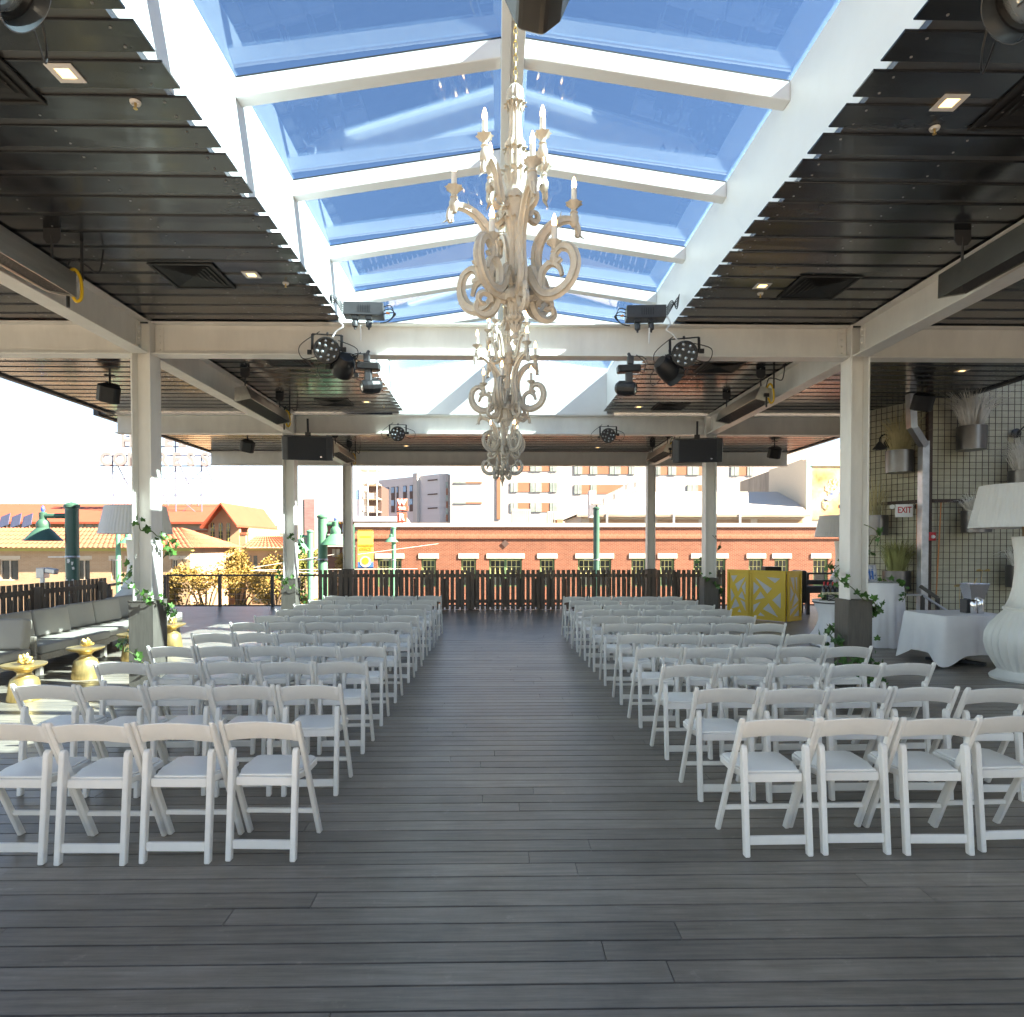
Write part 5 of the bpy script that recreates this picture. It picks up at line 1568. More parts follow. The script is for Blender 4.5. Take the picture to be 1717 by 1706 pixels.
# ---- yellow folding bar front with fretwork
BZ = 1.17
A_, B_, C_, D_ = [Vector((P(px, 1000, d).x, d, 0)) for px, d in ((1221, 16.4), (1258, 15.8), (1319, 15.1), (1341.5, 15.45))]
t = thing('yellow_bar', 'yellow three-sided bar front with angular cut-out panels', 'bar', ((B_ + C_) / 2))
shapes = [[(.12, .92, .38, .92, .22, .78)], ]
tri = {
 'a': [(.10, .92, .45, .93, .22, .76), (.33, .72, .88, .90, .50, .55), (.90, .80, .70, .66, .90, .48), (.08, .62, .30, .44, .12, .30), (.52, .42, .88, .36, .72, .56), (.12, .12, .58, .20, .36, .38), (.62, .36, .92, .10, .88, .30), (.48, .06, .68, .06, .58, .14)],
 'b': [(.48, .92, .90, .90, .74, .79), (.10, .90, .64, .66, .50, .54), (.05, .80, .24, .68, .05, .50), (.10, .38, .42, .44, .28, .58), (.92, .58, .66, .40, .92, .22), (.05, .26, .28, .34, .05, .08), (.36, .18, .84, .02, .54, .32), (.20, .02, .42, .02, .28, .10)],
 'c': [(.10, .92, .42, .92, .45, .62), (.55, .92, .70, .92, .70, .60), (.10, .72, .40, .55, .10, .38), (.25, .24, .85, .40, .55, .56), (.08, .06, .85, .30, .12, .20), (.40, .04, .88, .04, .88, .18)]}
for (p, q, key) in ((A_, B_, 'a'), (B_, C_, 'b'), (C_, D_, 'c')):
    L = (q - p).length; u = (q - p).normalized(); nn = Vector((u.y, -u.x, 0))
    if nn.y > 0: nn = -nn
    def Q(s, z, o): v = p + u * s + nn * o; return (v.x, v.y, z)
    def slab(mb, s0, s1, z0, z1, o0, o1):
        vs = [Q(s0, z0, o0), Q(s1, z0, o0), Q(s1, z1, o0), Q(s0, z1, o0), Q(s0, z0, o1), Q(s1, z0, o1), Q(s1, z1, o1), Q(s0, z1, o1)]
        mb.add(vs, [(0, 1, 2, 3), (7, 6, 5, 4), (0, 4, 5, 1), (1, 5, 6, 2), (2, 6, 7, 3), (3, 7, 4, 0)])
    bd = M(); slab(bd, .006, L - .006, 0.015, BZ, 0, .03); pan = bd.build('panel', BARY, t, world=True, bevel=0.003)
    fr = M(); e = 0.07
    slab(fr, .006, L - .006, BZ - e, BZ + .001, .0305, .05); slab(fr, .006, L - .006, 0.014, 0.014 + e, .0305, .05)
    slab(fr, .006, .006 + e * .8, 0.0145 + e, BZ - e - .0005, .0305, .05); slab(fr, L - .006 - e * .8, L - .006, 0.0145 + e, BZ - e - .0005, .0305, .05)
    fr.build('panel_frame', BARY, pan, bevel=0.004)
    for (x0, y0, x1, y1, x2, y2) in tri[key]:
        w_ = L - .012 - 1.6 * e; h_ = BZ - 2 * e - .014
        pts = [(.006 + e * .8 + w_ * x, .014 + e + h_ * y) for x, y in ((x0, y0), (x1, y1), (x2, y2))]
        i_ = M(); vs = [Q(s, z, .0303) for s, z in pts] + [Q(s, z, .0345) for s, z in pts]
        i_.add(vs, [(0, 1, 2), (5, 4, 3), (0, 3, 4, 1), (1, 4, 5, 2), (2, 5, 3, 0)])
        i_.build('inset', BARM, pan)
t2 = thing('bar_counter', 'dark counter top standing behind the yellow bar front', 'counter', ((B_ + C_) / 2 + Vector((.5, .9, 0))))
M().box(-0.75, 0.45, -0.25, 0.25, 1.02, 1.06).build('top', BLACK2, t2, bevel=0.004)
for x in (-.7, .4):
    M().box(x - .03, x + .03, -.2, .2, 0, 1.019).build('leg', BLACK2, t2)
M().box(-.25, .15, -.12, .15, 1.0605, 1.235).build('till', BLACK, t2, bevel=0.01)
# dark bench right of it
pb = P(1372, 1005, 17.0)
t = thing('dark_bench', 'dark high-backed bench between the yellow bar and the wine table', 'bench', (pb.x, 17.0, 0))
M().box(-.42, .62, -.25, .25, .55, .72).build('seat', BLACK2, t, bevel=0.01)
M().box(-.42, .62, .20, .28, .73, .86).build('backrest', BLACK2, t, bevel=0.01)
for x in (-.38, .5):
    for y in (-.2, .16):
        M().box(x, x + .07, y, y + .07, 0, .549).build('leg', BLACK2, t)
M().box(-.56, -.425, -.3, .3, .3, 1.12).build('end_panel', BLACK, t, bevel=0.03)

# ================================================================== IVY
def leaf_mesh(sz):
    # five-lobed ivy leaf, folded along the midrib
    out = [(0, 0), (.30, -.16), (.55, -.05), (.42, .22), (.62, .50), (.28, .52), (0, 1.0)]
    pts = [(x * sz, y * sz, abs(x) * sz * .28) for x, y in out]
    left = [(-x, y, z) for x, y, z in pts[1:-1]]
    vs = pts + left
    fs = [(0, 1, 2, 3, 4, 5, 6), (0, 6, 11, 10, 9, 8, 7)]
    return M().add(vs, fs).mesh('leaf', IVY)
LV = [leaf_mesh(0.070), leaf_mesh(0.088), leaf_mesh(0.052), leaf_mesh(0.06)]
def ivy(label, cx, cy, turns, z0, z1, n, rad=0.20, dense_low=False, seed=1):
    rr = random.Random(seed)
    t = thing('ivy_garland', label, 'ivy', (cx, cy, 0), 0, 'ivy garlands on columns and tables')
    pts = []
    m = 46
    for k in range(m):
        f = k / (m - 1); a_ = -PI / 2 + turns * 2 * PI * f + rr.uniform(-.1, .1)
        c, s = math.cos(a_), math.sin(a_)
        e = (abs(c) ** 6 + abs(s) ** 6) ** (-1 / 6)
        pts.append(Vector((c * e * rad, s * e * rad * 1.1, z1 + (z0 - z1) * f + rr.uniform(-.03, .03))))
    M().tube(smooth_line(pts, 3), 0.0055, 5).build('stem', IVYS, t)
    for k in range(n):
        f = rr.random() if not dense_low else (1 - rr.random() ** 2.0)
        i_ = f * (m - 1); j = int(min(i_, m - 2)); p_ = pts[j].lerp(pts[j + 1], i_ - j)
        o_ = put('leaf', rr.choice(LV), t)
        d = Vector((p_.x, p_.y, 0)).normalized()
        spread = .05 + (.07 if dense_low and f > .75 else 0)
        o_.location = p_ + Vector((rr.gauss(0, spread * .6), 0, rr.gauss(0, spread))) + d * rr.uniform(.005, .06)
        o_.rotation_euler = (R_(rr.uniform(40, 140)), R_(rr.uniform(-40, 40)), math.atan2(d.y, d.x) + PI / 2 + rr.uniform(-.9, .9) + (PI if rr.random() < .2 else 0))
ivy('ivy garland winding down the nearest left column', XL, COLY[0], 2.1, 0.35, 1.98, 96, seed=2)
ivy('ivy garland winding down the nearest right column', XR, COLY[0], 2.1, 0.22, 1.98, 170, dense_low=True, seed=5)
ivy('ivy garland on the second left column', XL, COLY[1], 1.8, 0.25, 1.95, 80, seed=9)
ivy('ivy garland on the second right column', XR, COLY[1], 1.8, 0.25, 1.95, 90, dense_low=True, seed=12)
def ivy_run(label, pts, n, seed):
    rr = random.Random(seed)
    t = thing('ivy_spray', label, 'ivy', pts[0], 0, 'ivy garlands on columns and tables')
    o = Vector(pts[0]); ln = [Vector(p) - o for p in smooth_line([Vector(p) for p in pts], 6)]
    M().tube(ln, 0.005, 5).build('stem', IVYS, t)
    for k in range(n):
        p_ = rr.choice(ln)
        o_ = put('leaf', rr.choice(LV), t)
        o_.location = p_ + Vector((rr.gauss(0, .03), rr.gauss(0, .03), rr.uniform(0.01, .06)))
        o_.rotation_euler = (R_(rr.uniform(20, 120)), R_(rr.uniform(-40, 40)), rr.uniform(-1, 1))
ivy_run('ivy spray hanging over the edge of the cocktail table', [(CX - .2, CY - .25, 1.12), (CX, CY - .30, 1.12), (CX + .16, CY - .36, 1.09), (CX + .20, CY - .40, 0.95), (CX + .12, CY - .42, 0.80)], 26, 4)
ivy_run('ivy spray beside the wine bottles', [(WX - .36, WY2 - .12, .80), (WX - .26, WY2 - .2, .82), (WX - .12, WY2 - .26, .81), (WX + .05, WY2 - .3, .81)], 22, 6)

# ================================================================== TOWN BEYOND
def xat(px, D): return P(px, 900, D).x
def zat(py, D): return P(850, py, D).z

# ---- long red brick building across the street
D = 40.0
t = thing('brick_building', 'long red brick building with white lintels beyond the far fence', 'building', (0, D, GZ))
bx0, bx1 = xat(596, D), 30.0
zc, zb = zat(884, D), GZ
wz1, wz0 = zat(937, D), zat(984, D)
wins = [(633, 673, 2), (706, 731, 1), (773, 798, 1), (820, 875, 2), (905, 930, 1), (969, 1025, 2), (1059, 1083, 1), (1107, 1131, 1), (1163, 1217, 2), (1256, 1280, 1), (1299, 1323, 1), (1364, 1389, 1), (1430, 1455, 1), (1500, 1525, 1)]
mb = M()
mb.box(bx0, bx1, D, D + 0.4, wz1, zc)
mb.box(bx0, bx1, D, D + 0.4, zb, wz0)
x = bx0
for a_, b_, k in wins:
    mb.box(x, xat(a_, D), D, D + 0.4, wz0, wz1); x = xat(b_, D)
mb.box(x, bx1, D, D + 0.4, wz0, wz1)
mb.box(bx0, bx0 + 0.4, D + 0.401, D + 14, zb, zc)
mb.box(bx0 + .401, bx1, D + 10, D + 10.3, zb, zc - .4)
mb.build('wall', REDBRICK, t, world=True)
M().box(bx0 + 0.41, bx1, D + 0.41, D + 9.9, zc - 0.7, zc - 0.5).build('roof', COPING, t, world=True)
M().box(bx0 - .06, bx1, D - .07, D + .47, zc, zc + 0.24).build('coping', COPING, t, world=True)
zs = zat(903, D)
M().box(bx0 - .03, bx1, D - .035, D - .001, zs, zs + 0.30).build('soldier_course', SOLDIER, t, world=True)
M().box(bx0 - .05, bx1, D - .06, D - .036, zs - 0.03, zs + 0.015).build('string_course', REDBRICK, t, world=True)
for a_, b_, k in wins:
    x0, x1 = xat(a_, D), xat(b_, D)
    M().box(x0 - .16, x1 + .16, D - .045, D + .10, wz1 + .004, wz1 + 0.30).build('lintel', LINTEL, t, world=True, bevel=0.01)
    fr = M(); e = .09
    fr.box(x0, x1, D + .14, D + .26, wz1 - e, wz1 - .003); fr.box(x0, x1, D + .08, D + .28, wz0, wz0 + .07)
    fr.box(x0 + .002, x0 + e, D + .14, D + .26, wz0 + .071, wz1 - e - .001); fr.box(x1 - e, x1 - .002, D + .14, D + .26, wz0 + .071, wz1 - e - .001)
    if k == 2:
        fr.box((x0 + x1) / 2 - .07, (x0 + x1) / 2 + .07, D + .14, D + .26, wz0 + .071, wz1 - e - .001)
    wo = fr.build('window', WGREEN, t, world=True)
    mu = M()
    for q in range(k):
        xa = x0 + e + q * (x1 - x0) / 2 if k == 2 else x0 + e
        xb = xa + ((x1 - x0) / 2 - e * 1.6 if k == 2 else (x1 - x0 - 2 * e))
        zm = (wz0 + wz1) / 2 - .05
        for j in (0, 1, 2, 3):
            xx = xa + (xb - xa) * j / 3
            mu.box(xx - .018, xx + .018, D + .17, D + .21, zm, wz1 - e)
        for zz in (zm, (zm + wz1 - e) / 2, wz1 - e - .03):
            mu.box(xa, xb, D + .168, D + .212, zz - .018, zz + .018)
    mu.build('muntins', WYELL, wo)
    M().box(x0 + e, x1 - e, D + .22, D + .235, wz0 + .07, wz1 - e).build('pane', WGLASS, wo)
pd = P(847, 912, D)
M().obox((pd.x, D - .02, pd.z), (.34, .05, .34), Euler((0, R_(45), 0)).to_matrix()).build('diamond_vent', DARKB, t, world=True)

# ---- pole banner and roof sign
D = 36.5
t = thing('pole_banner', 'yellow DOWNTOWN OFFICE banner hung from a pole', 'banner', (xat(592, D), D, GZ))
x0, x1, z0, z1 = xat(600, D), xat(625.5, D), zat(953, D), zat(889, D)
zb1 = z0 + (z1 - z0) * .165
M().box(x0, x1, D - .02, D + .02, zb1, z1).build('cloth', BANY, t, world=True)
M().box(x0, x1, D - .02, D + .02, z0, zb1 - .001).build('blue_foot', BANB, t, world=True)
xm = (x0 + x1) / 2
M().lathe([(0.001, 0), (.30, 0), (.30, .012), (.001, .012)], 30, (xm, D - .022, z0 + .36), mt=aim(0, 0)).build('roundel', BANW, t, world=True)
M().lathe([(0.09, 0), (.19, 0), (.19, .012), (.09, .012)], 24, (xm, D - .036, z0 + .40), mt=aim(0, 0)).build('emblem', BANO, t, world=True)
put('lettering', text_mesh('OFFICE', .24, .006, BANO, .82, .008), t, loc=Vector((xm, D - .03, zat(921, D))) - wpos(t), rot=STAND)
put('lettering', text_mesh('DOWNTOWN', .15, .006, BANO, .88, .004), t, loc=Vector((xm, D - .03, zat(915.3, D))) - wpos(t), rot=STAND)
put('lettering', text_mesh('REGIONAL', .11, .006, BANO, 1.0, .003), t, loc=Vector((xm, D - .03, zat(901, D))) - wpos(t), rot=STAND) if False else M().box(xm - .3, xm + .3, D - .024, D - .0205, zat(902, D), zat(899.5, D)).build('print_line', BANO, t, world=True)
M().tube([(xat(592, D), D, GZ), (xat(592, D), D, z1 + .3)], .09, 12).build('pole', LGREEND, t, world=True, smooth=True)
arms = M()
for z in (z0 + .04, z1 - .04):
    arms.bar((xat(592, D), D, z), (x1, D, z), .04)
arms.build('arm', LGREEND, t, world=True)

D = 43.0
t = thing('roof_sign', 'red vertical roof sign with W, THE and R on the brick building', 'sign', (xat(673, D), D, zat(880, D)))
x0, x1 = xat(666, D), xat(682, D); xm = (x0 + x1) / 2
M().box(x0, x1, D, D + .1, zat(876.5, D), zat(859.5, D)).build('r_board', SIGNR, t, world=True)
M().box(x0 - .02, x1 + .1, D, D + .1, zat(857, D), zat(849.5, D)).build('the_board', SIGNR, t, world=True)
M().box(x0, x1 + .05, D, D + .1, zat(849, D), zat(836.5, D)).build('w_board', SIGNR, t, world=True)
put('lettering', text_mesh('R', .62, .02, LETW, .9, .02), t, loc=Vector((xm, D - .03, zat(868, D))) - wpos(t), rot=STAND)
put('lettering', text_mesh('THE', .24, .02, LETW, 1.0, .012), t, loc=Vector((xm, D - .03, zat(853, D))) - wpos(t), rot=STAND)
put('lettering', text_mesh('W', .50, .02, LETW, 1.05, .03), t, loc=Vector((xm, D - .03, zat(843, D))) - wpos(t), rot=STAND)
M().box(xm - .05, xm + .05, D + .11, D + .2, zat(884, D) - .4, zat(840, D)).build('mast', SIGNF, t, world=True)

# ---- street lamps
def street_lamp(label, px, py_top, D, r, arm, shade_px, material, finial=True, short=False, stickers=False):
    x = xat(px, D); zt = zat(py_top, D)
    t = thing('street_lamp', label, 'street lamp', (x, D, GZ), 0, 'green street lamps')
    M().lathe([(r * 1.5, 0), (r * 1.5, .5), (r, .6), (r, zt - GZ - .10), (r * 1.2, zt - GZ - .09), (r * 1.2, zt - GZ - .03), (r * .7, zt - GZ + .02), (.001, zt - GZ + .05)], 18).build('pole', material, t, smooth=True)
    if arm:
        s = -1 if arm < 0 else 1
        L = abs(arm); za = zt - GZ - (.30 if not short else .22) * (r / .15) ** .2
        ar = M(); ar.tube([(s * r * .8, 0, za), (s * (L + .02), 0, za)], r * .42, 10)
        ar.lathe([(r * .55, -.10), (r * .6, .08), (r * .2, .11)], 12, (s * L, 0, za)); ar.build('arm', material, t, smooth=True)
        k = shade_px
        sh = M()
        sh.lathe([(k, -k * 1.25), (k * .98, -k * 1.22), (k * .50, -k * .66), (k * .34, -k * .50), (k * .36, -k * .30), (k * .30, -k * .12), (k * .14, 0.02), (.001, .04)], 24, (s * L, 0, za - .08), cap=False)
        sh.build('shade', material, t, smooth=True)
        M().lathe([(k * .8, -k * 1.1), (.001, -k * 1.1)], 16, (s * L, 0, za - .08), cap=False).build('diffuser', TRIM, t)
        if finial:
            M().lathe([(.03, .1), (.05, .16), (.03, .23), (.001, .26)], 10, (s * L, 0, za)).build('finial', BLUEF, t, smooth=True)
    bd = M(); zb_ = zat(min(py_top + 90, 940), D) - GZ
    bd.lathe([(r * 1.06, 0), (r * 1.12, .03), (r * 1.06, .06)], 16, (0, 0, zb_)); bd.bar((0, 0, zb_ + .03), (-.6, 0, zb_ + .03), .03); bd.build('clamp', GALV, t)
    if stickers:
        rr = random.Random(3)
        stm = M()
        for k in range(26):
            z = rr.uniform(2.4, 4.2) + 2.2; a = rr.uniform(-2.2, -0.9)
            c = Vector((math.cos(a) * (r + .004), math.sin(a) * (r + .004), z))
            stm.obox(c, (rr.uniform(.03, .07), .003, rr.uniform(.03, .07)), Euler((0, rr.uniform(-.2, .2), a + PI / 2)).to_matrix())
        tag(stm.build('stickers', LETW, t), kind='stuff')
street_lamp('dark green street lamp with stickers at the left, its shade reaching left', 121, 846, 17.0, .155, -.72, .44, LGREEND, stickers=True)
street_lamp('slim green street lamp before the hotel, behind the left giant lamp', 198, 884, 42.0, .15, .62, .52, LGREEN)
street_lamp('tall pale green street lamp left of the far fence, shade to the right', 541, 864, 22.0, .155, .42, .48, LGREEN)
street_lamp('thin green street lamp beside the second left column', 520, 890, 34.0, .15, -.45, .5, LGREEN)
street_lamp('green street lamp before the brick building, near the banner', 660, 884, 37.5, .12, -.12, .38, LGREEN)
D = 33.0
street_lamp('dark green pole without shade before the middle of the brick building', 1000, 851, D, .155, 0, .4, LGREEND)
tp = P(1001, 846, D)
t = thing('antenna_box', 'white equipment box on top of the dark green pole', 'box', tp)
M().box(-.28, .24, -.15, .15, -.02, .12).build('case', TRIM, t, bevel=.02)
M().tube([(-.2, 0, .12), (-.05, 0, .26), (.2, 0, .14)], .02, 6).build('handle', TRIM, t)

# ---- security camera near the fence at left
pc = P(80, 962, 15.2)
t = thing('security_camera', 'grey security camera on a post behind the left fence', 'camera', (pc.x, pc.y, GZ))
M().tube([(-.12, 0, 0), (-.12, 0, pc.z - GZ + .05)], .05, 8).build('post', GALV, t)
M().box(-.20, -.02, -.1, .1, pc.z - GZ - .10, pc.z - GZ + .13).build('housing', GALV, t, bevel=.01)
M().obox((.12, -.05, pc.z - GZ + .06), (.28, .12, .12), Euler((0, R_(8), R_(-10))).to_matrix()).build('camera_body', GALV, t, bevel=.02)

# ---- hotel: peach building with red roofs at the left
def tile_roof(mb, a, b, c, d, period=.34, amp=.07, rows_=5):
    """corrugated clay roof over the quad a-b (eave) to d-c (ridge)"""
    a, b, c, d = map(Vector, (a, b, c, d))
    n = max(8, int((b - a).length / period) * 6)
    up = (b - a).cross(d - a).normalized()
    if up.z < 0: up = -up
    vs, fs = [], []
    for j in range(rows_ * 2):
        f = (j + 1) // 2 / rows_
        step = -0.03 if j % 2 else 0.0
        e0, e1 = a.lerp(d, f), b.lerp(c, f)
        for i in range(n + 1):
            p_ = e0.lerp(e1, i / n)
            vs.append(p_ + up * (abs(math.sin(PI * i / 6)) * amp + step))
    m = n + 1
    for j in range(rows_ * 2 - 1):
        for i in range(n):
            fs.append((j * m + i, j * m + i + 1, (j + 1) * m + i + 1, (j + 1) * m + i))
    mb.add(vs, fs)
D = 46.0
t = thing('hotel_wing', 'low peach hotel wing with clay tile roof at the left', 'building', (xat(150, D), D, GZ))
x0, x1 = xat(-120, D), xat(318, D)
ze = zat(919, D)
wv = [(-2, 30, 941, 975), (128, 150, 938, 975), (186, 196, 938, 972), (213, 225, 938, 972), (287, 297, 936, 972), (305, 312, 936, 972)]
mb = M()
z1_, z0_ = zat(938, D), zat(973, D)
mb.box(x0, x1, D, D + .35, z1_, ze); mb.box(x0, x1, D, D + .35, GZ, z0_)
x = x0
for a_, b_, p1, p0 in wv:
    mb.box(x, xat(a_, D), D, D + .35, z0_, z1_); x = xat(b_, D)
mb.box(x, x1, D, D + .35, z0_, z1_)
mb.box(x1 - .35, x1, D + .351, D + 8, GZ, ze); mb.box(x0, x1 - .36, D + 7.6, D + 8, GZ, ze)
mb.build('wall', STUCCO2, t, world=True)
for a_, b_, p1, p0 in wv:
    xa, xb = xat(a_, D), xat(b_, D)
    f_ = M()
    f_.box(xa, xb, D + .12, D + .2, z1_ - .08, z1_); f_.box(xa, xb, D + .1, D + .22, z0_, z0_ + .07)
    for xx in (xa + .04, (xa + xb) / 2, xb - .04): f_.box(xx - .035, xx + .035, D + .121, D + .199, z0_ + .071, z1_ - .081)
    wo = f_.build('window', CREAM, t, world=True)
    M().box(xa, xb, D + .21, D + .22, z0_, z1_).build('pane', WGLASS, wo)
    M().box(xa - .15, xb + .15, D - .04, D + .11, z1_ + .003, z1_ + .24).build('lintel', CREAM, t, world=True)
M().box(x0, x1 + .3, D - .35, D - .002, ze - .22, ze - .02).build('eave_board', WOODY, t, world=True)
rf = M()
zr = zat(886, D + 4)
tile_roof(rf, (x0, D - .6, ze), (x1 + .5, D - .6, ze), (x1 - 2.6, D + 4, zr), (x0, D + 4, zr))
tile_roof(rf, (x1 + .5, D - .6, ze), (x1 + .5, D + 8.6, ze), (x1 - 2.6, D + 4.6, zr), (x1 - 2.6, D + 4, zr))
rf.build('roof', TILE, t, world=True)
D = 58.0
t = thing('hotel', 'peach hotel with red roof, gable and three arched windows at the left', 'building', (xat(200, D), D, GZ))
x0, x1 = xat(-160, D), xat(348, D)
ze, zr = zat(876, D), zat(846, D + 8)
M().box(x0, x1 + 1.0, D + .5, D + 16, GZ, ze - .15).build('wall', STUCCO, t, world=True)
M().box(xat(120, D), x1 - .2, D + .44, D + .498, zat(890, D), zat(878, D)).build('parapet_panel', CREAM, t, world=True)
dk = M()
for px in (125, 140, 156, 172): dk.box(xat(px, D), xat(px + 11, D), D + .40, D + .439, zat(889, D), zat(879.5, D))
dk.build('clerestory_window', WGLASS, t, world=True)
rf = M()
rf.add([(x0, D - .4, ze), (x1 + 1.0, D - .4, ze), (xat(376, D + 8), D + 8, zr), (x0, D + 8, zr), (x0, D - .4, ze - .18), (x1 + 1.0, D - .4, ze - .18), (x0, D + 16, ze), (x1 + 1.0, D + 16, ze)],
       [(0, 1, 2, 3), (4, 5, 1, 0), (3, 2, 7, 6)])
rf.build('roof', REDROOF, t, world=True)
# gable wing facing the terrace
D2 = 55.0
gx0, gx1, gxa = xat(341, D2), xat(411, D2), xat(378, D2)
zl, za_, zr_ = zat(880, D2), zat(847, D2), zat(880, D2)
gw = M()
ax0, ax1 = xat(349, D2), xat(401, D2)
gw.prism([(ax0, zat(930, D2)), (ax1, zat(930, D2)), (ax1, zat(878, D2)), (gxa, zat(849, D2)), (ax0, zat(874, D2))], D2, D2 + .4, 'y')
gw.build('gable_wall', STUCCO, t, world=True)
lw = M(); lw.box(gx0 - 1.2, gx1, D2 - .6, D2 + .399, GZ, zat(925, D2)); lw.build('lower_wall', STUCCO2, t, world=True)
lw = M(); lw.box(xat(322, D2), xat(352, D2) - .3, D2 + .42, D2 + .8, GZ, zat(893, D2)); lw.box(ax1 + .002, gx1, D2 + .1, D2 + .5, GZ, zat(897, D2)); lw.build('side_wall', STUCCO, t, world=True)
tl = M(); tl.box(xat(321, D2), xat(352, D2) - .29, D2 + .35, D2 + .85, zat(892.8, D2), zat(889, D2)); tl.box(ax1 + .0025, gx1 + .1, D2 + .05, D2 + .55, zat(896.8, D2), zat(893, D2)); tl.build('tile_coping', TILE, t, world=True)
gr = M()
for (xa, za, xb, zb_) in ((xat(344, D2), zat(884, D2), gxa, zat(844.5, D2)), (xat(405, D2), zat(881.5, D2), gxa, zat(844.5, D2))):
    gr.add([(xa, D2 - 1.0, za), (xb, D2 - 1.0, zb_), (xb, D2 + 9, zb_), (xa, D2 + 9, za), (xa, D2 - 1.0, za - .16), (xb, D2 - 1.0, zb_ - .16), (xb, D2 + 9, zb_ - .16), (xa, D2 + 9, za - .16)],
           [(0, 1, 2, 3), (7, 6, 5, 4), (0, 4, 5, 1), (3, 2, 6, 7), (0, 3, 7, 4)])
gr.build('gable_roof', REDROOF, t, world=True)
for pa, pb_ in ((353.5, 360), (367, 373.5), (380, 386)):
    xa, xb = xat(pa, D2), xat(pb_, D2); zz0, zz1 = zat(909, D2), zat(880, D2)
    r = (xb - xa) / 2
    ol = [(xa, zz0), (xb, zz0)] + [((xa + xb) / 2 + r * math.cos(R_(an)), zz1 + r * math.sin(R_(an))) for an in range(0, 181, 20)]
    M().prism(ol, D2 - .03, D2 - .005, 'y').build('arched_window', WGLASS, t, world=True)
    mu = M(); mu.box((xa + xb) / 2 - .03, (xa + xb) / 2 + .03, D2 - .06, D2 - .031, zz0, zz1 + r)
    for k in range(5): mu.box(xa, xb, D2 - .055, D2 - .0312, zz0 + k * .28, zz0 + k * .28 + .035)
    mu.build('window_bars', WOODY, t, world=True)
M().box(xat(352, D2), xat(388, D2), D2 - .08, D2 - .005, zat(912.5, D2), zat(910.5, D2)).build('sill', CREAM, t, world=True)
for pa in (330, 346, 372):
    f_ = M(); f_.box(xat(pa, D2), xat(pa + 8, D2), D2 - .64, D2 - .601, zat(962, D2), zat(936, D2)); f_.build('window', WGLASS, t, world=True)
    M().box(xat(pa - 2, D2), xat(pa + 10, D2), D2 - .68, D2 - .601, zat(935.5, D2), zat(931, D2)).build('lintel', CREAM, t, world=True)

# solar panels
D = 51.0
for k in range(3):
    t = thing('solar_panel', 'tilted dark solar panel on the hotel roof, %s from the left' % ['first', 'second', 'third'][k], 'solar panel', (xat(8 + 19 * k, D), D, zat(884, D)), 0, 'solar panels')
    M().obox((0, 0, .45), (.78, .05, 1.25), Euler((R_(-38), R_(-22), 0)).to_matrix()).build('panel', SOLAR, t, bevel=.01)
    M().box(-.03, .03, .2, .26, -.3, .5).build('support', GALV, t)

# rooftop letter sign
D = 62.0
zt1, zt0 = zat(731, D), zat(752.5, D)
zc1, zc0 = zat(761.5, D), zat(784.5, D)
t = thing('hotel_sign', 'rooftop sign of white letters reading HOTEL CONGRESS on a steel tower', 'sign', (xat(262, D), D, zat(872, D)))
lh = zt1 - zt0
def letter(chr_, px, zmid, h):
    me = text_mesh(chr_, 1.38 * h, .10, SIGNW, .92, .055)
    put('letter', me, t, loc=Vector((xat(px, D), D, zmid)) - wpos(t), rot=STAND)
for k, c_ in enumerate('HOTEL'): letter(c_, 215 + 23 * k, (zt1 + zt0) / 2, lh * .98)
for k, c_ in enumerate('CONGRESS'): letter(c_, 179 + 23.7 * k, (zc1 + zc0) / 2, lh * 1.02)
fr = M()
for py in (733.5, 750.5): fr.bar((xat(206, D), D + .15, zat(py, D)), (xat(316, D), D + .15, zat(py, D)), .10)
for py in (765, 782.5): fr.bar((xat(168, D), D + .15, zat(py, D)), (xat(354, D), D + .15, zat(py, D)), .10)
legs = [188, 240, 293.5, 337]
zb_ = zat(868, D)
for px in legs:
    zt_ = zat(733, D) if 200 < px < 320 else zat(764, D)
    fr.tube([(xat(px, D), D + .2, zb_), (xat(px, D), D + .2, zt_)], .055, 6)
    fr.tube([(xat(px + 16, D), D + 3.2, zat(850, D)), (xat(px, D), D + .25, zat(766, D))], .045, 6)
for py in (803, 831):
    fr.tube([(xat(188, D), D + .2, zat(py, D)), (xat(337, D), D + .2, zat(py, D))], .03, 5)
for a_, b_ in zip(legs[:-1], legs[1:]):
    for (p0, p1) in ((831, 790), (868, 831)):
        fr.tube([(xat(a_, D), D + .2, zat(p0, D)), (xat(b_, D), D + .2, zat(p1, D))], .028, 5)
        fr.tube([(xat(a_, D), D + .2, zat(p1, D)), (xat(b_, D), D + .2, zat(p0, D))], .028, 5)
fr.build('steel_tower', SIGNF, t, world=True)
pads = M()
for px in (293.5, 337): pads.box(xat(px - 8, D), xat(px + 8, D), D - .5, D + .8, zat(871, D), zat(867.5, D))
pads.build('base_pad', CONC, t, world=True)

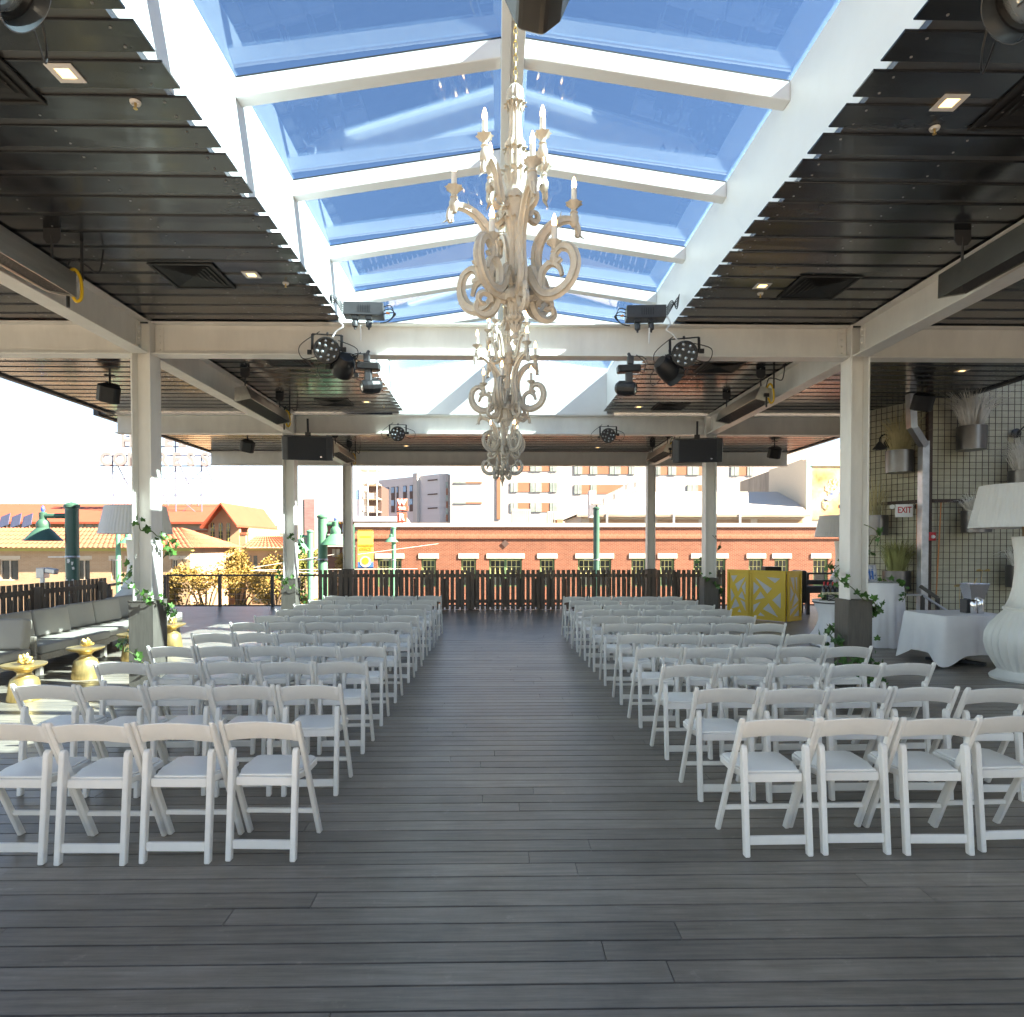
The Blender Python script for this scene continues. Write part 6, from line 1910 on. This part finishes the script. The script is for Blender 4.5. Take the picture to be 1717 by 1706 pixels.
# low wing right of the gable
D = 52.0
t = thing('tiled_wing', 'low peach wing with clay hip roof behind the second left column', 'building', (xat(450, D), D, GZ))
x0, x1 = xat(412, D), xat(500, D)
ze = zat(919, D)
M().box(x0, x1, D, D + 7, GZ, ze - .02).build('wall', STUCCO2, t, world=True)
rf = M(); zr = zat(900, D + 3)
tile_roof(rf, (x0 - .3, D - .5, ze), (x1 + .5, D - .5, ze), (xat(448, D), D + 3, zr), (x0 - .3, D + 3, zr)); rf.build('roof', TILE, t, world=True)
M().box(x0 - .2, x1 + .3, D - .3, D - .002, ze - .2, ze - .03).build('eave_board', WOODY, t, world=True)
for pa in (415, 425, 464, 478):
    M().box(xat(pa, D), xat(pa + 6, D), D - .04, D - .003, zat(960, D), zat(932, D)).build('window', WGLASS, t, world=True)
for pa in (425, 437, 449, 461):
    M().box(xat(pa, D), xat(pa + 9, D), D - .05, D - .003, zat(1010, D), zat(990, D)).build('shop_window', WGLASS, t, world=True)
D = 75.0
t = thing('flat_roofed_block', 'pale low block with flat roofs behind the tiled wing', 'building', (xat(445, D), D, GZ))
M().box(xat(392, D), xat(478, D), D, D + 10, GZ, zat(897, D)).build('wall', CREAM, t, world=True)
M().box(xat(390, D), xat(440, D), D - .5, D + 10, zat(896.9, D), zat(892.5, D)).build('roof_slab', DARKB, t, world=True)
w_ = M()
for k in range(5): w_.box(xat(443 + 7 * k, D), xat(447 + 7 * k, D), D - .05, D - .003, zat(906, D), zat(900, D))
w_.build('window', WGLASS, t, world=True)
D = 60.0
t = thing('lattice_mast', 'dark lattice mast left of the second left column', 'mast', (xat(479, D), D, GZ))
mm = M()
for dx in (-.14, .14):
    mm.bar((xat(479, D) + dx, D, GZ), (xat(479, D) + dx, D, zat(867, D)), .05)
k = 0
z = zat(905, D)
while z < zat(867, D):
    mm.bar((xat(479, D) - .14, D, z), (xat(479, D) + .14, D, z + .28), .03); mm.bar((xat(479, D) + .14, D, z), (xat(479, D) - .14, D, z + .28), .03); z += .3
mm.build('lattice', SIGNF, t, world=True)

# ---- mauve brick tower
D = 95.0
t = thing('mauve_tower', 'tall narrow mauve brick tower beside the second left column', 'tower', (xat(517, D), D, GZ))
M().box(xat(510.5, D), xat(527.5, D), D, D + 6, GZ, zat(837.5, D)).build('shaft', PURPLE, t, world=True)
M().box(xat(506.5, D), xat(510.4, D), D + .5, D + 6, GZ, zat(837.5, D)).build('side_strip', DARKB, t, world=True)

# ---- dark apartment block left of the brick building
D = 70.0
t = thing('dark_apartments', 'dark apartment block with grey metal roof and white windows', 'building', (xat(575, D), D, GZ))
x0, x1 = xat(546, D), xat(640, D)
M().box(x0, x1, D, D + 12, GZ, zat(876, D)).build('wall', DARKB, t, world=True)
rf = M(); rf.prism([(D - 1, zat(876, D)), (D - 1, zat(873, D)), (D + 6, zat(862, D)), (D + 12, zat(876, D))], x0 - .5, xat(668, D), 'x'); rf.build('roof', GREYR, t, world=True)
for px in (557, 564, 574, 583):
    for py in (880, 899, 921):
        M().box(xat(px, D), xat(px + 5.5, D), D - .05, D - .003, zat(py + 13, D), zat(py, D)).build('window', GWIN if py > 890 else BWIN, t, world=True)
for py in (896, 915):
    M().box(x0, x1, D - .9, D - .06, zat(py + 2, D), zat(py, D)).build('balcony', GREYB, t, world=True)
sh = M()
for k in range(9): sh.box(xat(549 + 5 * k, D), xat(552.5 + 5 * k, D), D - .06, D - .052, zat(878.5, D), zat(875.2, D))
sh.build('awning', BANY, t, world=True)

# ---- apartments with scaffold-like balconies
D = 80.0
t = thing('balcony_tower', 'grey stair tower with stacked open balconies', 'building', (xat(615, D), D, GZ))
M().box(xat(597, D), xat(609, D), D, D + 8, GZ, zat(822, D)).build('wall', GREYB, t, world=True)
M().box(xat(609, D), xat(634, D), D + 2.4, D + 8, GZ, zat(812, D)).build('wall', DARKB, t, world=True)
for py in (811, 835, 857):
    M().box(xat(606, D), xat(634.5, D), D, D + 2.39, zat(py + 2, D), zat(py, D)).build('balcony_slab', CREAM, t, world=True)
    if py > 811:
        M().box(xat(608, D), xat(630, D), D, D + .1, zat(py - .1, D), zat(py - 8, D)).build('balustrade', CREAM, t, world=True)
po = M()
for px in (603, 617, 632): po.box(xat(px, D), xat(px + 1.2, D), D - .1, D - .001, GZ, zat(786, D))
po.box(xat(600, D), xat(633, D), D - .1, D + 3, zat(787.5, D), zat(785.5, D)); po.build('frame_post', SIGNB, t, world=True)
M().box(xat(597, D), xat(604, D), D - .05, D - .003, zat(838, D), zat(823, D)).build('window', BWIN, t, world=True)

# ---- slanting grey and white apartment wing
A1 = Vector((xat(737, 95), 95, 0)); A0 = Vector((xat(635, 104.5), 104.5, 0))
zt_ = P(737, 795, 95).z
t = thing('grey_apartment_wing', 'grey-shaded apartment wing with tall window strips, receding left', 'building', (A1.x, A1.y, GZ))
mb = M(); back = Vector((6, 9, 0))
mb.prism([(A0.x, A0.y), (A1.x, A1.y), (A1.x + 3.0, A1.y + 1.5), (A0.x + 6, A0.y + 9)], GZ, zt_, 'z'); mb.build('wall', GREYB, t, world=True)
ua = (A0 - A1); LA = ua.length; ua.normalize(); na = Vector((-ua.y, ua.x, 0))
if na.y > 0: na = -na
def onA(s, z, o): v = A1 + ua * s + na * o; return (v.x, v.y, z)
def slabA(s0, s1, z0, z1, o0, o1, nm, mm_):
    mb = M(); vs = [onA(s0, z0, o0), onA(s1, z0, o0), onA(s1, z1, o0), onA(s0, z1, o0), onA(s0, z0, o1), onA(s1, z0, o1), onA(s1, z1, o1), onA(s0, z1, o1)]
    mb.add(vs, [(0, 1, 2, 3), (7, 6, 5, 4), (0, 4, 5, 1), (1, 5, 6, 2), (2, 6, 7, 3), (3, 7, 4, 0)]); return mb.build(nm, mm_, t, world=True)
def sA(px):
    d = ray(px, 900); cr = lambda p, q: p.x * q.y - p.y * q.x
    k = cr(A1, ua) / cr(d, ua); v = Vector((d.x * k, d.y * k, 0)); return (v - A1).dot(ua)
Dm = 99
for px in (639.5, 647, 657, 666, 677, 688):
    wdt = 2.5 if px in (639.5, 666) else 5.2
    s0, s1 = sA(px + wdt), sA(px)
    slabA(s0, s1, zat(858, Dm), zat(814, Dm), .03, .12, 'window_strip', DARKB)
    for pt in (815, 837):
        slabA(s0 + .04, s1 - .04, zat(pt + 9.5, Dm), zat(pt, Dm), .125, .16, 'window', BWIN)
for py in (808, 831, 853.5):
    slabA(sA(734), sA(718), zat(py + 2, Dm), zat(py, Dm), .03, .10, 'slot_window', DARKB)
slabA(sA(704), sA(697), GZ, zt_ + .4, .02, .5, 'white_pier', WHITEB)
D = 95.5
wb = thing('white_sliver_block', 'narrow white block with stacked green windows beside the white building', 'building', (xat(741, D), D, GZ))
M().box(xat(738, D), xat(752, D), D, D + 6, GZ, zat(795, D)).build('wall', WHITEB, wb, world=True)
for py in (809, 831, 853):
    M().box(xat(745, D), xat(751, D), D - .06, D - .003, zat(py + 10, D), zat(py, D)).build('window', GWIN, wb, world=True)
    M().box(xat(745, D), xat(751, D), D - .05, D - .003, zat(py + 21.5, D), zat(py + 10.3, D)).build('spandrel', TERRA, wb, world=True)

# ---- big white building
D = 94.0
t = thing('white_building', 'large white building with terracotta-banded window rows', 'building', (xat(1000, D), D, GZ))
M().box(xat(755, D), xat(1440, D), D, D + 25, GZ, zat(752, D)).build('wall', WHITEB, t, world=True)
M().box(xat(833, D), xat(839, D), D - .12, D - .003, zat(871, D), zat(800, D)).build('terracotta_strip', TERRA, t, world=True)
for py in (808.5, 842.5):
    M().box(xat(762, D), xat(781, D), D - .1, D - .003, zat(py + 2.5, D), zat(py, D)).build('slot_window', GWIN, t, world=True)
    M().box(xat(781.2, D), xat(808, D), D - .08, D - .003, zat(py + 2.5, D), zat(py, D)).build('slot_panel', TERRA, t, world=True)
def band(x0, x1, y0, y1, wl_):
    M().box(xat(x0, D), xat(x1, D), D - .05, D - .003, zat(y1, D), zat(y0, D)).build('terracotta_band', TERRA, t, world=True)
    for a_, b_ in wl_:
        f_ = M(); f_.box(xat(a_, D), xat(b_, D), D - .10, D - .052, zat(y1, D) - .02, zat(y0, D) + .02)
        f_.build('window', GWIN, t, world=True)
        M().box((xat(a_, D) + xat(b_, D)) / 2 - .04, (xat(a_, D) + xat(b_, D)) / 2 + .04, D - .13, D - .101, zat(y1, D), zat(y0, D)).build('mullion', WHITEB, t, world=True)
for y0, y1 in ((776, 790.5), (809.5, 825), (843.5, 858.5)):
    band(856, 934, y0, y1, ((856, 868), (889, 908), (922, 934)))
band(963, 1064, 779, 795, ((963, 976), (989, 1001), (1022, 1040), (1054, 1064)))
band(963, 1045, 813, 828, ((963, 975), (990, 1000)))
band(1100, 1177, 779, 796, ((1100, 1107), (1120, 1133), (1152, 1171)))
band(1225, 1262, 779, 797, ((1225, 1238), (1252, 1262)))
band(1152, 1178, 813, 824, ((1152, 1170),))

# ---- roof clutter on the brick building
D = 46.0
for k, (px0, px1, y0, y1, lab) in enumerate(((858, 889, 854, 879, 'white ribbed air-handling unit on the brick building roof'), (918, 934, 858, 879, 'small white roof box beside the ribbed unit'), (926, 944, 871, 879, 'low terracotta block on the brick building roof'))):
    t = thing('roof_unit', lab, 'roof unit', (xat((px0 + px1) / 2, D), D, zat(y1, D)))
    xx0, xx1 = xat(px0, D) - xat((px0 + px1) / 2, D), xat(px1, D) - xat((px0 + px1) / 2, D)
    hh = zat(y0, D) - zat(y1, D)
    M().box(xx0, xx1, 0, 1.0, -1.0, hh).build('case', TERRA if k == 2 else WHITEB, t, bevel=.02)
    rb_ = M()
    q = xx0 + .06
    while q < xx1 - .05 and k != 2:
        rb_.box(q, q + .04, -.03, -.001, .02, hh - .04); q += .14
    rb_.box(xx0, xx1, -.04, -.0011, -1.0, .015)
    rb_.build('ribs', COPING if k != 2 else TERRA, t)

# ---- white hip-roofed hall and its rising roof stair
D = 56.0
t = thing('white_hall', 'low hall with white hip roof and peach wall panels beyond the brick building', 'building', (xat(1160, D), D, GZ))
x0, x1 = xat(975, D), xat(1352, D)
ze = zat(863, D)
M().box(x0, x1, D, D + 14, GZ, ze).build('wall', CREAM, t, world=True)
rf = M(); zr = zat(824.5, D + 8)
rf.add([(x0 - .4, D - .4, ze + .01), (x1 + .1, D - .4, ze + .01), (xat(1318, D + 8), D + 8, zr), (xat(1035, D + 8), D + 8, zr), (x0 - .4, D - .4, ze - .14), (x1 + .1, D - .4, ze - .14), (x1 + .1, D + 15, ze), (x0 - .4, D + 15, ze)],
       [(0, 1, 2, 3), (4, 5, 1, 0), (1, 6, 2), (3, 2, 6, 7), (0, 3, 7)])
rf.build('roof', WHITEB, t, world=True)
M().box(x0 - .45, x1 + .12, D - .5, D - .402, ze - .2, ze + .02).build('gutter', CONC, t, world=True)
for pa, pb_ in ((988, 1080), (1102, 1171), (1195, 1258), (1270, 1345)):
    M().box(xat(pa, D), xat(pb_, D), D - .05, D - .004, zat(884, D), zat(871, D)).build('peach_panel', STUCCO, t, world=True)
for px in (1014, 1125, 1235):
    t2_ = M().box(xat(px, D), xat(px + 4, D), D - .55, D - .503, zat(880, D), zat(858, D)); t2_.build('downpipe', GALV, t, world=True)
D = 52.0
t = thing('roof_stair', 'white enclosed stair climbing to the right above the brick building', 'stair', (xat(1030, D), D, zat(860, D)))
mb = M(); mb.prism([(xat(1003, D), zat(852, D)), (xat(1068, D), zat(822, D)), (xat(1068, D), zat(808, D)), (xat(1052, D), zat(812, D)), (xat(1000, D), zat(838, D))], D, D + 1.2, 'y'); mb.build('stair_wall', WHITEB, t, world=True)
mb = M(); mb.prism([(xat(1003, D), zat(853.5, D)), (xat(1068.5, D), zat(824, D)), (xat(1068.5, D), zat(822, D)), (xat(1003, D), zat(851.8, D))], D - .05, D + 1.2, 'y'); mb.build('stringer', CONC, t, world=True)
mb = M(); mb.box(xat(989, D), xat(1000, D), D + .2, D + 1.2, zat(868, D), zat(822, D)); mb.build('shaft', GREYB, t, world=True)
rl = M()
for px, py in ((1015, 838), (1033, 829), (1053, 812), (1068, 808)):
    rl.bar((xat(px, D), D - .05, zat(py + 6, D)), (xat(px, D), D - .05, zat(py - 4, D)), .04)
rl.bar((xat(1015, D), D - .05, zat(833, D)), (xat(1053, D), D - .05, zat(810, D)), .04); rl.bar((xat(1053, D), D - .05, zat(810, D)), (xat(1068, D), D - .05, zat(805, D)), .04)
rl.build('handrail', GALV, t, world=True)

# ---- stained parapet building and mural block
t = thing('stained_building', 'stained concrete and mauve parapet building receding left of the mural', 'building', (xat(1300, 66), 66, GZ))
pN, pF = P(1346, 770, 62), P(1241, 803, 84)
mb = M(); mb.prism([(pN.x, pN.y), (pF.x, pF.y), (pF.x + 12, pF.y + 4), (pN.x + 8, pN.y + 10)], GZ, pN.z, 'z')
mb.build('parapet_wall', CONC, t, world=True)
uN = Vector((pF.x - pN.x, pF.y - pN.y, 0)); LN = uN.length; uN.normalize(); nN = Vector((uN.y, -uN.x, 0))
if nN.y > 0: nN = -nN
def onN(s, z, o): v = Vector((pN.x, pN.y, 0)) + uN * s + nN * o; return (v.x, v.y, z)
def slabN(s0, s1, z0, z1, o0, o1, nm, mm_, par):
    mb = M(); vs = [onN(s0, z0, o0), onN(s1, z0, o0), onN(s1, z1, o0), onN(s0, z1, o0), onN(s0, z0, o1), onN(s1, z0, o1), onN(s1, z1, o1), onN(s0, z1, o1)]
    mb.add(vs, [(0, 1, 2, 3), (7, 6, 5, 4), (0, 4, 5, 1), (1, 5, 6, 2), (2, 6, 7, 3), (3, 7, 4, 0)]); mb.build(nm, mm_, par, world=True)
slabN(LN * .28, LN * .99, GZ, pN.z - 3.0, .02, .12, 'mauve_band', PURPLE, t)
slabN(LN * .02, LN * .28, GZ, pN.z - 3.2, .02, .10, 'white_band', WHITEB, t)
slabN(LN * .01, LN * .16, GZ, pN.z - 1.4, .11, .16, 'ochre_patch', STUCCO, t)
D = 58.0
t = thing('mural_building', 'building end painted with a mural in a teal frame at the right', 'building', (xat(1400, D), D, GZ))
x0, x1 = xat(1351, D), xat(1500, D)
M().box(x0, x1, D, D + 8, GZ, zat(769, D)).build('wall', CREAM, t, world=True)
M().box(x0 + .45, x1 - .4, D - .06, D - .003, zat(871, D), zat(780, D)).build('mural', MURAL, t, world=True)
tf = M(); tf.box(x0, x0 + .44, D - .09, D - .002, zat(884, D), zat(772, D)); tf.box(x0 + .441, x1, D - .09, D - .002, zat(779.5, D), zat(772, D)); tf.box(x0 + .441, x1, D - .14, D - .091, zat(780.6, D), zat(779, D)); tf.build('frame', TEAL, t, world=True)
def blob(cx, cy, rx, ry, seed, nm, mm_, rot=0, o=.08):
    rr = random.Random(seed); n = 26; pts = []
    for k in range(n):
        a = 2 * PI * k / n; q = 1 + rr.uniform(-.16, .16)
        u, v = rx * q * math.cos(a), ry * q * math.sin(a)
        pts.append((xat(cx, D) + u * math.cos(rot) - v * math.sin(rot), zat(cy, D) + u * math.sin(rot) + v * math.cos(rot)))
    M().prism(pts, D - o - .006, D - o + .017, 'y').build(nm, mm_, t, world=True)
blob(1398, 817, .85, .75, 1, 'painted_patch', MURALO, .5)
blob(1397, 828, 1.05, .26, 3, 'painted_patch', MURALB, .65, .095)
blob(1383, 846, .30, .42, 5, 'painted_patch', MURALO, .2, .095)

# ---- trees along the street
def tree(label, x, y, h, rx, rzv, n, leafm, seed):
    rr = random.Random(seed)
    t = thing('street_tree', label, 'tree', (x, y, GZ), 0, 'street trees')
    tr_ = M()
    th = h * .42
    tr_.tube([(0, 0, 0), (.06, .02, th * .5), (-.03, .05, th), (0, 0, h * .75)], [.20, .16, .12, .04], 9)
    clumps = []
    for k in range(13):
        a = rr.uniform(0, 2 * PI); f = rr.uniform(.25, 1.0)
        e = Vector((math.cos(a) * rx * f * .8, math.sin(a) * rx * f * .8, h - rzv + rr.uniform(-rzv * .8, rzv * .85)))
        s = Vector((0, 0, th * rr.uniform(.75, 1.3)))
        tr_.tube([s, s.lerp(e, .5) + Vector((0, 0, .25)), e], [.06, .04, .012], 6)
        clumps.append((e, rx * rr.uniform(.28, .5)))
    clumps.append((Vector((0, 0, h - rzv * .5)), rx * .5))
    tr_.build('trunk', BARK, t, smooth=True)
    vs, fs = [], []
    for k in range(n):
        c_, r_ = rr.choice(clumps)
        d = Vector((rr.gauss(0, 1), rr.gauss(0, 1), rr.gauss(0, .8)))
        d = d.normalized() * r_ * rr.random() ** .5
        p_ = c_ + d
        a = Euler((rr.uniform(0, 6.3), rr.uniform(0, 6.3), rr.uniform(0, 6.3))).to_matrix()
        s = rr.uniform(.05, .11)
        o = len(vs)
        vs += [p_ + a @ Vector(q) for q in ((-s * .5, 0, 0), (0, -s, s * .1), (s * .5, 0, 0), (0, s, s * .1))]
        fs.append((o, o + 1, o + 2, o + 3))
    M().add(vs, fs).build('crown', leafm, t)
for k, (px, D, ptop, rx, mm_, lab) in enumerate(((345, 33, 938, 1.5, LEAFG, 'golden autumn tree right of the nearest left column'), (398, 35, 920, 1.35, LEAFG, 'taller golden autumn tree before the hotel gable'),
                                                 (462, 34, 922, 1.45, LEAFG, 'golden tree left of the second left column'), (512, 38, 915, 1.2, LEAFY, 'yellow-green tree behind the second left column'),
                                                 (585, 44, 915, 1.3, LEAFG, 'small golden tree left of the banner'), (300, 34, 955, 1.3, LEAFG, 'low golden tree hidden behind the nearest left column'))):
    ht = zat(ptop, D) - GZ
    tree(lab, xat(px, D), D, ht, rx, 1.9, 3600, mm_, 20 + k)

# ---- overhead wires and parked cars down in the street
wr = thing('overhead_wires', 'thin pale overhead wires crossing before the autumn trees', 'wires', (xat(450, 30), 30, zat(950, 30)))
ww = M()
for (a_, b_, D1, D2_) in (((425, 952), (560, 930), 29, 30), ((428, 956), (700, 954), 29, 31), ((420, 957), (560, 962), 29, 30), ((600, 930), (735, 912), 30, 31)):
    ww.tube([P(a_[0], a_[1], D1), P(b_[0], b_[1], D2_)], .009, 5)
ww.build('cable', TRIM, wr, world=True)

def car(label, x, y, material, s=1):
    t = thing('parked_car', label, 'car', (x, y, GZ), 0, 'cars parked in the street')
    b = M(); b.prism([(-2.1, .35), (2.1, .35), (2.15, .75), (1.5, .92), (.8, 1.42), (-.9, 1.45), (-1.6, .98), (-2.15, .85)], -.85, .85, 'y'); b.build('body', material, t, bevel=.05, seg=2)
    g = M(); g.prism([(1.2, .96), (.72, 1.36), (-.82, 1.38), (-1.35, 1.0)], -.865, .865, 'y'); g.build('windows', WGLASS, t)
    for wx in (-1.3, 1.3):
        for wy in (-.8, .8):
            M().lathe([(.001, -.1), (.2, -.1), (.32, -.08), (.32, .08), (.2, .1), (.001, .1)], 18, (wx, wy, .32), mt=Euler((R_(90), 0, 0)).to_matrix()).build('wheel', RUBBER, t, smooth=True)
car('red car parked in the street left of the brick building', xat(575, 44), 44.5, CARR)
